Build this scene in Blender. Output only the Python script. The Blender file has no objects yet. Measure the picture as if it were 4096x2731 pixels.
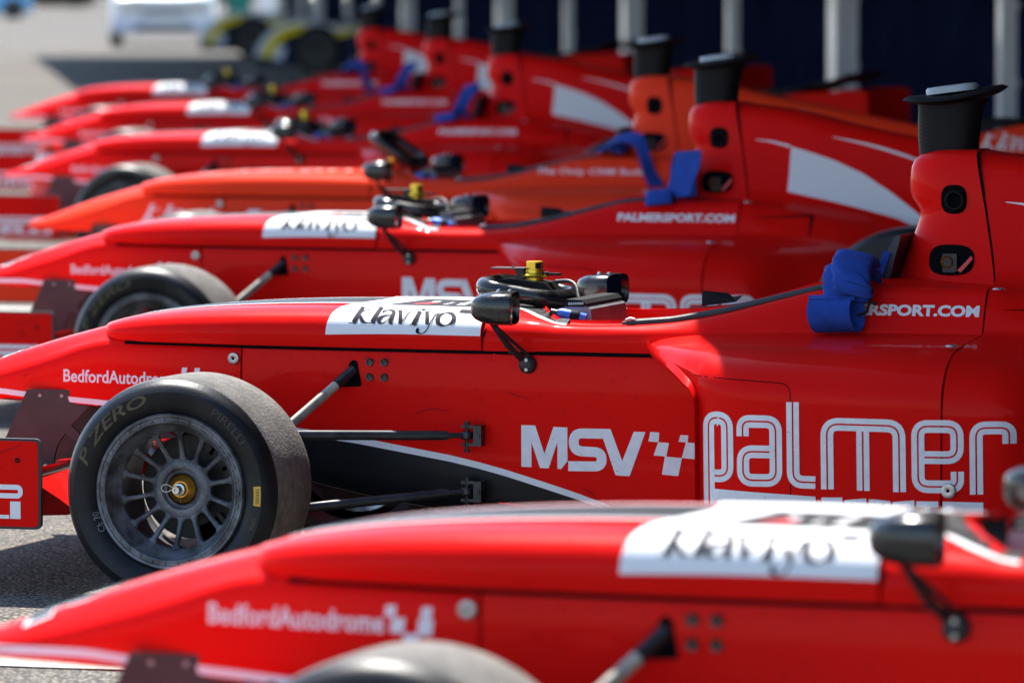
import bpy, bmesh, math, random
import numpy as np
from mathutils import Vector, Matrix
from mathutils.bvhtree import BVHTree

random.seed(7)
RAD = math.radians
scene = bpy.context.scene
COL = scene.collection

# ------------------------------------------------------------------ camera, light, exposure
CAM_POS = Vector((5.2051, -14.9454, 1.5700))
YAW, PITCH = RAD(17.0685), RAD(3.5320)
fwd = Vector((-math.sin(YAW) * math.cos(PITCH), math.cos(YAW) * math.cos(PITCH), -math.sin(PITCH)))
cam_data = bpy.data.cameras.new('camera')
cam = bpy.data.objects.new('camera', cam_data)
COL.objects.link(cam)
cam.location = CAM_POS
cam.rotation_euler = fwd.to_track_quat('-Z', 'Y').to_euler()
cam_data.sensor_width = 36.0
cam_data.lens = 215.45
cam_data.clip_start = 0.1
cam_data.clip_end = 3000
cam_data.dof.use_dof = True
cam_data.dof.focus_distance = 15.05
cam_data.dof.aperture_fstop = 4.8
scene.camera = cam

KX, KY = -0.30, 0.50                      # horizontal run towards the sun per metre of height
sun_dir = Vector((KX, KY, 1.0)).normalized()
SUN_EL = math.asin(sun_dir.z)
sun_data = bpy.data.lights.new('sun', 'SUN')
sun_data.energy = 4.8
sun_data.angle = RAD(0.53)
sun_data.color = (1.0, 0.955, 0.89)
sun = bpy.data.objects.new('sun', sun_data)
COL.objects.link(sun)
sun.rotation_euler = sun_dir.to_track_quat('Z', 'Y').to_euler()
sun.location = (0, 0, 30)

world = bpy.data.worlds.new('World')
scene.world = world
world.use_nodes = True
wn = world.node_tree
bg = wn.nodes['Background']
sky = wn.nodes.new('ShaderNodeTexSky')
sky.sky_type = 'NISHITA'
sky.sun_disc = False
sky.sun_elevation = SUN_EL
sky.sun_rotation = math.atan2(sun_dir.x, sun_dir.y)
sky.altitude = 80
sky.air_density = 1.0
sky.dust_density = 0.35
sky.ozone_density = 2.2
wn.links.new(sky.outputs[0], bg.inputs[0])
bg.inputs[1].default_value = 0.15
scene.view_settings.view_transform = 'Standard'
scene.view_settings.look = 'None'
scene.view_settings.exposure = 1.20
scene.view_settings.gamma = 1.0
scene.cycles.max_bounces = 8
scene.cycles.use_denoising = True

# ------------------------------------------------------------------ materials
def nodes_of(name):
    m = bpy.data.materials.new(name)
    m.use_nodes = True
    nt = m.node_tree
    return m, nt, nt.nodes['Principled BSDF']

def noise(nt, scale, detail=4, rough=0.55, dist=0.0):
    tc = nt.nodes.new('ShaderNodeTexCoord')
    n = nt.nodes.new('ShaderNodeTexNoise')
    n.inputs['Scale'].default_value = scale
    n.inputs['Detail'].default_value = detail
    n.inputs['Roughness'].default_value = rough
    n.inputs['Distortion'].default_value = dist
    nt.links.new(tc.outputs['Object'], n.inputs['Vector'])
    return n

def ramp(nt, src, p0, c0, p1, c1):
    r = nt.nodes.new('ShaderNodeValToRGB')
    r.color_ramp.elements[0].position = p0
    r.color_ramp.elements[0].color = (*c0, 1)
    r.color_ramp.elements[1].position = p1
    r.color_ramp.elements[1].color = (*c1, 1)
    nt.links.new(src, r.inputs[0])
    return r

def bump(nt, bsdf, src, strength, dist):
    b = nt.nodes.new('ShaderNodeBump')
    b.inputs['Strength'].default_value = strength
    b.inputs['Distance'].default_value = dist
    nt.links.new(src, b.inputs['Height'])
    nt.links.new(b.outputs[0], bsdf.inputs['Normal'])

def mat(name, col, rough=0.5, metal=0.0, coat=0.0, var=0.12, vscale=6.0, spec=0.5, bumpv=0.0, bscale=60.0, crough=0.03):
    m, nt, b = nodes_of(name)
    n = noise(nt, vscale)
    lo = tuple(c * (1 - var) for c in col)
    hi = tuple(min(1, c * (1 + var)) for c in col)
    r = ramp(nt, n.outputs[0], 0.3, lo, 0.7, hi)
    nt.links.new(r.outputs[0], b.inputs['Base Color'])
    b.inputs['Roughness'].default_value = rough
    b.inputs['Metallic'].default_value = metal
    b.inputs['Coat Weight'].default_value = coat
    b.inputs['Coat Roughness'].default_value = crough
    b.inputs['Specular IOR Level'].default_value = spec
    if bumpv:
        n2 = noise(nt, bscale, 3)
        bump(nt, b, n2.outputs[0], bumpv, 0.01)
    return m

def paint(name, col, dirt=(0.30, 0.20, 0.14)):
    """gloss car paint: coat, faint road-dust specks, slight orange peel"""
    m, nt, b = nodes_of(name)
    n = noise(nt, 2.2, 3)
    r = ramp(nt, n.outputs[0], 0.3, tuple(c * 0.94 for c in col), 0.7, tuple(min(1, c * 1.05) for c in col))
    n2 = noise(nt, 95, 2, 0.7)
    f = ramp(nt, n2.outputs[0], 0.70, (0, 0, 0), 0.80, (0.07, 0.07, 0.07))
    mx = nt.nodes.new('ShaderNodeMix')
    mx.data_type = 'RGBA'
    nt.links.new(f.outputs[0], mx.inputs['Factor'])
    nt.links.new(r.outputs[0], mx.inputs['A'])
    mx.inputs['B'].default_value = (*dirt, 1)
    nt.links.new(mx.outputs['Result'], b.inputs['Base Color'])
    n3 = noise(nt, 9, 4)
    rr = ramp(nt, n3.outputs[0], 0.35, (0.02,) * 3, 0.75, (0.085,) * 3)
    nt.links.new(rr.outputs[0], b.inputs['Coat Roughness'])
    b.inputs['Roughness'].default_value = 0.42
    b.inputs['Coat Weight'].default_value = 0.45
    b.inputs['Coat IOR'].default_value = 1.17
    b.inputs['Specular IOR Level'].default_value = 0.012
    n4 = noise(nt, 14, 2)
    bump(nt, b, n4.outputs[0], 0.06, 0.02)
    return m

M = {}
M['red'] = paint('red_paint', (0.76, 0.007, 0.005))
M['orange'] = paint('orange_paint', (0.88, 0.048, 0.014))
M['blackp'] = paint('black_paint', (0.012, 0.013, 0.016))
M['white_vinyl'] = mat('white_vinyl', (0.78, 0.78, 0.78), 0.55, coat=0.04, var=0.02, spec=0.15)
M['white_worn'] = mat('white_vinyl_worn', (0.74, 0.74, 0.76), 0.35, coat=0.2, var=0.08, vscale=30)
M['ink'] = mat('dark_ink', (0.016, 0.012, 0.022), 0.7, var=0.05, spec=0.1)
M['black_vinyl'] = mat('black_vinyl', (0.007, 0.0075, 0.010), 0.42, coat=0.03, var=0.25, vscale=9, spec=0.25)
M['red_vinyl'] = mat('red_vinyl', (0.75, 0.03, 0.04), 0.4, var=0.04)
M['blue_vinyl'] = mat('blue_vinyl', (0.16, 0.25, 0.42), 0.4, var=0.04)
M['seam'] = mat('seam_shadow_gap', (0.004, 0.004, 0.005), 0.9, var=0.1, spec=0.05)
M['rubber'] = mat('black_rubber', (0.018, 0.018, 0.02), 0.55, var=0.2, bumpv=0.1)
M['plate'] = mat('brown_black_plate', (0.030, 0.022, 0.021), 0.5, var=0.25, vscale=14)
M['steel'] = mat('bare_steel', (0.55, 0.53, 0.50), 0.32, metal=1.0, var=0.15, vscale=40)
M['rod'] = mat('worn_rod_steel', (0.040, 0.041, 0.045), 0.38, metal=0.6, var=0.5, vscale=22)
M['dusty'] = mat('dusty_rod', (0.36, 0.33, 0.27), 0.55, metal=0.1, var=0.4, vscale=26)
M['gold'] = mat('gold_anodised', (0.85, 0.42, 0.06), 0.30, metal=1.0, var=0.08)
M['yellow'] = mat('yellow_anodised', (0.86, 0.56, 0.05), 0.33, metal=0.85, var=0.05)
M['blue_alloy'] = mat('blue_anodised', (0.03, 0.13, 0.55), 0.42, metal=0.3, var=0.1)
M['green'] = mat('green_button', (0.05, 0.75, 0.18), 0.4, var=0.05)
M['dash'] = mat('dash_grey', (0.26, 0.26, 0.28), 0.42, metal=0.4, var=0.15, vscale=20)
M['interior'] = mat('cockpit_black', (0.010, 0.010, 0.011), 0.7, var=0.3, vscale=12, spec=0.15)
M['navy'] = mat('headrest_navy', (0.018, 0.022, 0.034), 0.42, var=0.15)
M['belt'] = mat('blue_webbing', (0.005, 0.050, 0.31), 0.85, var=0.22, vscale=20, bumpv=0.35, bscale=420)
M['disc'] = mat('brake_dark', (0.035, 0.033, 0.032), 0.5, metal=0.7, var=0.3, vscale=20)
M['bolt'] = mat('bolt_alloy', (0.50, 0.46, 0.42), 0.42, metal=0.9, var=0.2, vscale=60)
M['letter_gold'] = mat('tyre_lettering', (0.080, 0.066, 0.032), 0.7, var=0.5, vscale=55)
M['letter_yellow'] = mat('tyre_label', (0.62, 0.36, 0.03), 0.6, var=0.1)
M['chalk'] = mat('chalk_writing', (0.20, 0.21, 0.22), 0.8, var=0.3, vscale=80)
M['cream'] = mat('camera_grey', (0.36, 0.41, 0.43), 0.35, var=0.06)

def mirror_glass():
    m, nt, b = nodes_of('mirror_glass')
    n = noise(nt, 30, 5)
    r = ramp(nt, n.outputs[0], 0.35, (0.04,) * 3, 0.8, (0.22,) * 3)
    nt.links.new(r.outputs[0], b.inputs['Roughness'])
    b.inputs['Base Color'].default_value = (0.55, 0.56, 0.57, 1)
    b.inputs['Metallic'].default_value = 1.0
    return m
M['glass'] = mirror_glass()

def carbon():
    m, nt, b = nodes_of('carbon_fibre')
    tc = nt.nodes.new('ShaderNodeTexCoord')
    w = nt.nodes.new('ShaderNodeTexWave')
    w.wave_type = 'BANDS'
    w.bands_direction = 'DIAGONAL'
    w.inputs['Scale'].default_value = 62
    w.inputs['Distortion'].default_value = 1.0
    nt.links.new(tc.outputs['Object'], w.inputs['Vector'])
    r = ramp(nt, w.outputs[0], 0.2, (0.004, 0.004, 0.0045), 0.9, (0.010, 0.0095, 0.0095))
    nt.links.new(r.outputs[0], b.inputs['Base Color'])
    b.inputs['Roughness'].default_value = 0.5
    b.inputs['Specular IOR Level'].default_value = 0.14
    return m
M['carbon'] = carbon()

def gloss_black():
    m, nt, b = nodes_of('dusty_gloss_black')
    n = noise(nt, 18, 6, 0.65)
    r = ramp(nt, n.outputs[0], 0.45, (0.010, 0.010, 0.011), 0.8, (0.050, 0.044, 0.036))
    nt.links.new(r.outputs[0], b.inputs['Base Color'])
    r2 = ramp(nt, n.outputs[0], 0.4, (0.10,) * 3, 0.75, (0.45,) * 3)
    nt.links.new(r2.outputs[0], b.inputs['Roughness'])
    return m
M['gblack'] = gloss_black()

def tread():
    m, nt, b = nodes_of('worn_tread_rubber')
    n = noise(nt, 40, 8, 0.7)
    r = ramp(nt, n.outputs[0], 0.30, (0.105, 0.099, 0.090), 0.74, (0.215, 0.204, 0.186))
    nt.links.new(r.outputs[0], b.inputs['Base Color'])
    b.inputs['Roughness'].default_value = 0.9
    nb = noise(nt, 5, 4, 0.6)
    rb = ramp(nt, nb.outputs[0], 0.35, (0.72, 0.72, 0.72), 0.68, (1.25, 1.23, 1.2))
    ns2 = noise(nt, 190, 2, 0.8)
    rs = ramp(nt, ns2.outputs[0], 0.66, (0, 0, 0), 0.74, (1, 1, 1))
    m1 = nt.nodes.new('ShaderNodeMix'); m1.data_type = 'RGBA'; m1.blend_type = 'MULTIPLY'; m1.inputs['Factor'].default_value = 1
    nt.links.new(r.outputs[0], m1.inputs['A']); nt.links.new(rb.outputs[0], m1.inputs['B'])
    m2 = nt.nodes.new('ShaderNodeMix'); m2.data_type = 'RGBA'
    nt.links.new(rs.outputs[0], m2.inputs['Factor']); nt.links.new(m1.outputs['Result'], m2.inputs['A']); m2.inputs['B'].default_value = (0.33, 0.29, 0.24, 1)
    nt.links.new(m2.outputs['Result'], b.inputs['Base Color'])
    tc = nt.nodes.new('ShaderNodeTexCoord')
    v = nt.nodes.new('ShaderNodeTexVoronoi')
    v.inputs['Scale'].default_value = 120
    nt.links.new(tc.outputs['Object'], v.inputs['Vector'])
    n2 = noise(nt, 150, 6, 0.75)
    mul = nt.nodes.new('ShaderNodeMath')
    mul.operation = 'MULTIPLY'
    nt.links.new(v.outputs['Distance'], mul.inputs[0])
    nt.links.new(n2.outputs[0], mul.inputs[1])
    bump(nt, b, mul.outputs[0], 0.45, 0.006)
    return m
M['tread'] = tread()

def sidewall():
    m, nt, b = nodes_of('tyre_sidewall')
    n = noise(nt, 9, 6, 0.65)
    r = ramp(nt, n.outputs[0], 0.35, (0.007, 0.008, 0.010), 0.75, (0.020, 0.020, 0.021))
    nt.links.new(r.outputs[0], b.inputs['Base Color'])
    b.inputs['Specular IOR Level'].default_value = 0.22
    b.inputs['Roughness'].default_value = 0.40
    n2 = noise(nt, 160, 3)
    bump(nt, b, n2.outputs[0], 0.12, 0.004)
    return m
M['sidewall'] = sidewall()

def rim_alloy():
    m, nt, b = nodes_of('dirty_wheel_alloy')
    n = noise(nt, 16, 7, 0.68, 0.4)
    r = ramp(nt, n.outputs[0], 0.36, (0.035, 0.035, 0.038), 0.66, (0.18, 0.192, 0.215))
    nt.links.new(r.outputs[0], b.inputs['Base Color'])
    b.inputs['Metallic'].default_value = 0.12
    b.inputs['Roughness'].default_value = 0.38
    return m
M['rim'] = rim_alloy()

def asphalt():
    m, nt, b = nodes_of('asphalt')
    tc = nt.nodes.new('ShaderNodeTexCoord')
    v = nt.nodes.new('ShaderNodeTexVoronoi')
    v.inputs['Scale'].default_value = 95
    v.inputs['Randomness'].default_value = 1.0
    nt.links.new(tc.outputs['Object'], v.inputs['Vector'])
    sep = nt.nodes.new('ShaderNodeSeparateColor')
    nt.links.new(v.outputs['Color'], sep.inputs[0])
    r = ramp(nt, sep.outputs[0], 0.0, (0.075, 0.072, 0.068), 1.0, (0.30, 0.275, 0.24))
    e = r.color_ramp.elements.new(0.55)
    e.color = (0.145, 0.138, 0.128, 1)
    e = r.color_ramp.elements.new(0.85)
    e.color = (0.20, 0.185, 0.16, 1)
    # dark bitumen between the stones
    d = ramp(nt, v.outputs['Distance'], 0.32, (1, 1, 1), 0.62, (0.30, 0.30, 0.30))
    mx = nt.nodes.new('ShaderNodeMix')
    mx.data_type = 'RGBA'
    mx.blend_type = 'MULTIPLY'
    mx.inputs['Factor'].default_value = 1
    nt.links.new(r.outputs[0], mx.inputs['A'])
    nt.links.new(d.outputs[0], mx.inputs['B'])
    n = noise(nt, 0.35, 6, 0.6)
    big = ramp(nt, n.outputs[0], 0.3, (0.84, 0.84, 0.85), 0.7, (1.15, 1.13, 1.1))
    mx2 = nt.nodes.new('ShaderNodeMix')
    mx2.data_type = 'RGBA'
    mx2.blend_type = 'MULTIPLY'
    mx2.inputs['Factor'].default_value = 1
    nt.links.new(mx.outputs['Result'], mx2.inputs['A'])
    nt.links.new(big.outputs[0], mx2.inputs['B'])
    gain = nt.nodes.new('ShaderNodeMix')
    gain.data_type = 'RGBA'
    gain.blend_type = 'MULTIPLY'
    gain.inputs['Factor'].default_value = 1
    gain.inputs['B'].default_value = (1.55, 1.49, 1.40, 1)
    nt.links.new(mx2.outputs['Result'], gain.inputs['A'])
    nt.links.new(gain.outputs['Result'], b.inputs['Base Color'])
    b.inputs['Roughness'].default_value = 0.92
    b.inputs['Specular IOR Level'].default_value = 0.25
    inv = nt.nodes.new('ShaderNodeMath')
    inv.operation = 'SUBTRACT'
    inv.inputs[0].default_value = 1.0
    nt.links.new(v.outputs['Distance'], inv.inputs[1])
    bump(nt, b, inv.outputs[0], 0.9, 0.008)
    return m
M['asphalt'] = asphalt()
M['line'] = mat('road_line_paint', (0.50, 0.48, 0.41), 0.8, var=0.22, vscale=40, bumpv=0.5, bscale=120)
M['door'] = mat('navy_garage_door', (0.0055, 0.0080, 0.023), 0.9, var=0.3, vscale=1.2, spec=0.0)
M['pillar'] = mat('pale_cladding', (0.90, 0.90, 0.92), 0.3, coat=0.8, var=0.05, vscale=2)
M['cladding'] = mat('grey_cladding', (0.35, 0.36, 0.37), 0.6, var=0.06)
M['soffit'] = mat('canopy_soffit', (0.10, 0.10, 0.11), 0.8, var=0.06)
M['concrete'] = mat('concrete', (0.32, 0.31, 0.29), 0.85, var=0.15)
M['van'] = mat('van_white', (0.78, 0.78, 0.78), 0.3, coat=0.6, var=0.02)
M['van_dark'] = mat('dark_trim', (0.03, 0.03, 0.032), 0.5, var=0.1)
M['lamp'] = mat('headlamp', (0.55, 0.58, 0.6), 0.15, metal=0.6, var=0.05)
M['yel_paint'] = mat('yellow_paint', (0.82, 0.62, 0.0), 0.6, var=0.03, spec=0.05)
M['navy_paint'] = mat('navy_paint', (0.006, 0.012, 0.045), 0.5, var=0.05, spec=0.1)
M['silver_paint'] = mat('pale_paint', (0.60, 0.64, 0.74), 0.5, var=0.03, spec=0.2)
M['teal'] = mat('teal_sheet', (0.0, 0.17, 0.13), 0.6, var=0.05)
M['sky_blue'] = mat('pale_blue_paint', (0.12, 0.42, 0.66), 0.35, coat=0.5, var=0.04)
M['hedge'] = mat('dark_hedge', (0.022, 0.030, 0.016), 0.9, var=0.5, vscale=1.5)
M['cone'] = mat('cone_orange', (0.85, 0.05, 0.025), 0.5, var=0.04)

# ------------------------------------------------------------------ object helpers
def link(name, me, parent=None):
    o = bpy.data.objects.new(name, me)
    COL.objects.link(o)
    if parent is not None:
        o.parent = parent
    return o

def mesh_obj(name, verts, faces, material, parent=None, smooth=True, auto=35, mats=None, fmat=None):
    me = bpy.data.meshes.new(name)
    me.from_pydata([tuple(v) for v in verts], [], [tuple(f) for f in faces])
    for mm in (mats or [material]):
        me.materials.append(mm)
    if fmat is not None:
        for p, k in zip(me.polygons, fmat):
            p.material_index = k
    bm = bmesh.new()
    bm.from_mesh(me)
    bmesh.ops.recalc_face_normals(bm, faces=bm.faces)
    if smooth:
        for f in bm.faces:
            f.smooth = True
        lim = RAD(auto)
        for e in bm.edges:
            if len(e.link_faces) == 2 and e.calc_face_angle(0) > lim:
                e.smooth = False
    bm.to_mesh(me)
    bm.free()
    return link(name, me, parent)

def tag(o, label, cat, group=None):
    o['label'] = label
    o['category'] = cat
    if group:
        o['group'] = group

def empty(name, loc=(0, 0, 0), rz=0.0):
    o = bpy.data.objects.new(name, None)
    o.empty_display_size = 0.2
    o.location = loc
    o.rotation_euler = (0, 0, rz)
    COL.objects.link(o)
    return o

class MB:
    """collects shapes into one vertex/face list"""
    def __init__(self):
        self.v, self.f, self.k = [], [], []

    def add(self, v, f, k=0):
        o = len(self.v)
        self.v += [tuple(p) for p in v]
        self.f += [tuple(i + o for i in q) for q in f]
        self.k += [k] * len(f)
        return self

    def box(self, x0, x1, y0, y1, z0, z1, k=0, M4=None):
        v = [Vector((x, y, z)) for x in (x0, x1) for y in (y0, y1) for z in (z0, z1)]
        if M4 is not None:
            v = [M4 @ p for p in v]
        return self.add(v, [(0, 1, 3, 2), (4, 6, 7, 5), (0, 4, 5, 1), (2, 3, 7, 6), (0, 2, 6, 4), (1, 5, 7, 3)], k)

    def tube(self, pts, r, n=10, k=0, cap=True, closed=False):
        pts = [Vector(p) for p in pts]
        rs = r if isinstance(r, (list, tuple)) else [r] * len(pts)
        rings = []
        up = None
        m = len(pts)
        for i, p in enumerate(pts):
            a = pts[(i - 1) % m] if (i > 0 or closed) else p
            b = pts[(i + 1) % m] if (i < m - 1 or closed) else p
            t = (b - a).normalized()
            if up is None:
                up = Vector((0, 0, 1)) if abs(t.z) < 0.9 else Vector((1, 0, 0))
            s = t.cross(up).normalized()
            up = s.cross(t).normalized()
            rings.append([p + rs[i] * (math.cos(2 * math.pi * j / n) * s + math.sin(2 * math.pi * j / n) * up) for j in range(n)])
        v = [q for ring in rings for q in ring]
        f = []
        for i in range(m if closed else m - 1):
            i2 = (i + 1) % m
            for j in range(n):
                f.append((i * n + j, i * n + (j + 1) % n, i2 * n + (j + 1) % n, i2 * n + j))
        if cap and not closed:
            f.append(tuple(range(n))[::-1])
            f.append(tuple((m - 1) * n + j for j in range(n)))
        return self.add(v, f, k)

    def lathe(self, prof, n=48, axis='y', c=(0, 0, 0), k=0, ks=None, closed=False):
        """prof: (radius, position along axis)"""
        v = []
        for r, a in prof:
            for j in range(n):
                t = 2 * math.pi * j / n
                p, q = r * math.cos(t), r * math.sin(t)
                if axis == 'y':
                    v.append((c[0] + p, c[1] + a, c[2] + q))
                elif axis == 'z':
                    v.append((c[0] + p, c[1] + q, c[2] + a))
                else:
                    v.append((c[0] + a, c[1] + p, c[2] + q))
        o = len(self.v)
        self.v += v
        m = len(prof)
        for i in range(m if closed else m - 1):
            i2 = (i + 1) % m
            for j in range(n):
                self.f.append((o + i * n + j, o + i * n + (j + 1) % n, o + i2 * n + (j + 1) % n, o + i2 * n + j))
                self.k.append(ks[i] if ks else k)
        return self

    def prism(self, poly, y0, y1, k=0):
        """poly in (x, z), extruded along y"""
        n = len(poly)
        v = [(p[0], y0, p[1]) for p in poly] + [(p[0], y1, p[1]) for p in poly]
        f = [tuple(range(n)), tuple(range(2 * n - 1, n - 1, -1))]
        f += [(i, i + n, (i + 1) % n + n, (i + 1) % n) for i in range(n)]
        return self.add(v, f, k)

    def obj(self, name, material, parent=None, smooth=True, auto=35, mats=None):
        return mesh_obj(name, self.v, self.f, material, parent, smooth, auto, mats, self.k if mats else None)

def catmull(P, m):
    P = [Vector(p) for p in P]
    out = []
    n = len(P)
    for i in range(n - 1):
        a = P[i - 1] if i else 2 * P[0] - P[1]
        b, c = P[i], P[i + 1]
        d = P[i + 2] if i + 2 < n else 2 * P[-1] - P[-2]
        for j in range(m):
            t = j / m
            out.append(0.5 * ((2 * b) + (c - a) * t + (2 * a - 5 * b + 4 * c - d) * t * t + (3 * b - a - 3 * c + d) * t ** 3))
    out.append(P[-1])
    return out

def pchip(x, y, xi):
    x = np.array(x, float); y = np.array(y, float); xi = np.array(xi, float)
    h = np.diff(x); d = np.diff(y) / h
    m = np.zeros(len(x))
    for i in range(1, len(x) - 1):
        if d[i - 1] * d[i] > 0:
            w1 = 2 * h[i] + h[i - 1]; w2 = h[i] + 2 * h[i - 1]
            m[i] = (w1 + w2) / (w1 / d[i - 1] + w2 / d[i])
    m[0] = d[0]; m[-1] = d[-1]
    k = np.clip(np.searchsorted(x, xi) - 1, 0, len(x) - 2)
    t = (xi - x[k]) / h[k]
    return ((2 * t ** 3 - 3 * t ** 2 + 1) * y[k] + (t ** 3 - 2 * t ** 2 + t) * h[k] * m[k]
            + (-2 * t ** 3 + 3 * t ** 2) * y[k + 1] + (t ** 3 - t ** 2) * h[k] * m[k + 1])

def loft(stations, xs, sub=4, mirror=True, close=False, caps=(True, True), smooth_prof=True):
    """stations: (x, [(y, z), ...]) half sections; returns verts, faces"""
    sx = [s[0] for s in stations]
    K = len(stations[0][1])
    ys = [pchip(sx, [s[1][k][0] for s in stations], xs) for k in range(K)]
    zs = [pchip(sx, [s[1][k][1] for s in stations], xs) for k in range(K)]
    rows = []
    for i, x in enumerate(xs):
        p = [(ys[k][i], zs[k][i]) for k in range(K)]
        if close:
            p = p + [p[0]]
        q = catmull([(a, b, 0) for a, b in p], sub) if smooth_prof else [Vector((a, b, 0)) for a, b in p]
        half = [(a.x, a.y) for a in q]
        if close:
            half = half[:-1]
        if mirror:
            half = half + [(-a, b) for a, b in half[::-1][1:]]
        rows.append([(x, a, b) for a, b in half])
    n = len(rows[0])
    v = [p for r in rows for p in r]
    f = []
    for i in range(len(rows) - 1):
        for j in range(n if close else n - 1):
            j2 = (j + 1) % n
            f.append((i * n + j, i * n + j2, (i + 1) * n + j2, (i + 1) * n + j))
    if caps[0]:
        f.append(tuple(range(n)))
    if caps[1]:
        f.append(tuple((len(rows) - 1) * n + j for j in range(n)))
    return v, f

def lin(a, b, n):
    return [a + (b - a) * i / (n - 1) for i in range(n)]

# ------------------------------------------------------------------ 2D shapes for decals
def round_path(pts, r, closed=False, seg=6):
    P = [Vector((p[0], p[1])) for p in pts]
    out = []
    n = len(P)
    for i, p in enumerate(P):
        if not closed and i in (0, n - 1):
            out.append(p)
            continue
        a, b = P[i - 1] - p, P[(i + 1) % n] - p
        rr = min(r, a.length * 0.5, b.length * 0.5)
        p0, p1 = p + a.normalized() * rr, p + b.normalized() * rr
        for j in range(seg + 1):
            t = j / seg
            out.append((1 - t) ** 2 * p0 + 2 * t * (1 - t) * p + t * t * p1)
    return out

def ribbon(path, w):
    P0 = [Vector((p[0], p[1])) for p in path]
    W0 = w if isinstance(w, (list, tuple)) else [w] * len(P0)
    ext = max((p - P0[0]).length for p in P0)
    P, W = [], []
    for p, ww in zip(P0, W0):
        if not P or (p - P[-1]).length > ext * 1e-3:
            P.append(p); W.append(ww)
    v, f = [], []
    for i, p in enumerate(P):
        a = P[max(i - 1, 0)]
        b = P[min(i + 1, len(P) - 1)]
        t = (b - a).normalized()
        nrm = Vector((-t.y, t.x))
        if 0 < i < len(P) - 1:
            t1 = (p - a).normalized()
            c = max(0.5, nrm.dot(Vector((-t1.y, t1.x))))
        else:
            c = 1
        v += [p + nrm * W[i] / 2 / c, p - nrm * W[i] / 2 / c]
        if i:
            f.append((2 * i - 2, 2 * i - 1, 2 * i + 1, 2 * i))
    return v, f

def offset_path(path, d):
    v, _ = ribbon(path, 2 * d if d >= 0 else -2 * d)
    return v[0::2] if d >= 0 else v[1::2]

def smooth2(pts, m=6):
    return [Vector((p.x, p.y)) for p in catmull([(a[0], a[1], 0) for a in pts], m)]

def smoothw(pts, m=6):
    """pts: (x, y, width) -> path, widths"""
    q = catmull(pts, m)
    return [Vector((p.x, p.y)) for p in q], [max(p.z, 0.0003) for p in q]

class Flat:
    """2D mesh for a decal; every stroke gets its own tiny height so strokes never share a plane"""
    def __init__(self):
        self.v, self.f, self.h = [], [], []
        self.level = 0

    def add(self, v, f):
        o = len(self.v)
        self.v += [(p[0], p[1]) for p in v]
        self.f += [tuple(i + o for i in q) for q in f]
        self.h += [self.level * 0.00006] * len(v)
        self.level = (self.level + 1) % 8
        return self

    def poly(self, pts):
        return self.add(pts, [tuple(range(len(pts)))])

    def stroke(self, path, w):
        return self.add(*ribbon(path, w))

    def grid(self, x0, x1, y0, y1, nx, ny):
        v = [(x0 + (x1 - x0) * i / nx, y0 + (y1 - y0) * j / ny) for i in range(nx + 1) for j in range(ny + 1)]
        f = [(i * (ny + 1) + j, (i + 1) * (ny + 1) + j, (i + 1) * (ny + 1) + j + 1, i * (ny + 1) + j + 1) for i in range(nx) for j in range(ny)]
        return self.add(v, f)

    def band(self, top, bot, nx, ny=1):
        """strip between two polylines of (x, y)"""
        xs = lin(max(top[0][0], bot[0][0]), min(top[-1][0], bot[-1][0]), nx + 1)
        t = np.interp(xs, [p[0] for p in top], [p[1] for p in top])
        b = np.interp(xs, [p[0] for p in bot], [p[1] for p in bot])
        v = [(xs[i], b[i] + (t[i] - b[i]) * j / ny) for i in range(nx + 1) for j in range(ny + 1)]
        f = [(i * (ny + 1) + j, (i + 1) * (ny + 1) + j, (i + 1) * (ny + 1) + j + 1, i * (ny + 1) + j + 1) for i in range(nx) for j in range(ny)]
        return self.add(v, f)

    def disc(self, c, rx, ry=None, n=20):
        ry = ry or rx
        return self.poly([(c[0] + rx * math.cos(2 * math.pi * i / n), c[1] + ry * math.sin(2 * math.pi * i / n)) for i in range(n)])

    def ring(self, c, r0, r1, n=20):
        v = []
        for i in range(n):
            a = 2 * math.pi * i / n
            v += [(c[0] + r0 * math.cos(a), c[1] + r0 * math.sin(a)), (c[0] + r1 * math.cos(a), c[1] + r1 * math.sin(a))]
        return self.add(v, [(2 * i, 2 * i + 1, (2 * i + 3) % (2 * n), (2 * i + 2) % (2 * n)) for i in range(n)])

    def xf(self, fn):
        self.v = [tuple(fn(*p)) for p in self.v]
        return self

def text2d(body, x0, y0, w, h=None, bold=0.0, shear=0.0, spacing=1.0):
    """lettering as a Flat, fitted to width w and (cap) height h from the lower left corner"""
    cu = bpy.data.curves.new('lettering', 'FONT')
    cu.body = body
    cu.offset = bold
    cu.shear = shear
    cu.space_character = spacing
    cu.resolution_u = 3
    o = bpy.data.objects.new('lettering', cu)
    COL.objects.link(o)
    bpy.context.view_layer.update()
    dg = bpy.context.evaluated_depsgraph_get()
    me = bpy.data.meshes.new_from_object(o.evaluated_get(dg))
    F = Flat()
    F.add([(v.co.x, v.co.y) for v in me.vertices], [tuple(p.vertices) for p in me.polygons])
    bpy.data.objects.remove(o)
    bpy.data.meshes.remove(me)
    bpy.data.curves.remove(cu)
    xs = [p[0] for p in F.v]; ys = [p[1] for p in F.v]
    sx = w / (max(xs) - min(xs))
    sy = h / (max(ys) - min(ys)) if h else sx
    mx, my = min(xs), min(ys)
    F.v = [(x0 + (x - mx) * sx, y0 + (y - my) * sy) for x, y in F.v]
    return F

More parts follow.
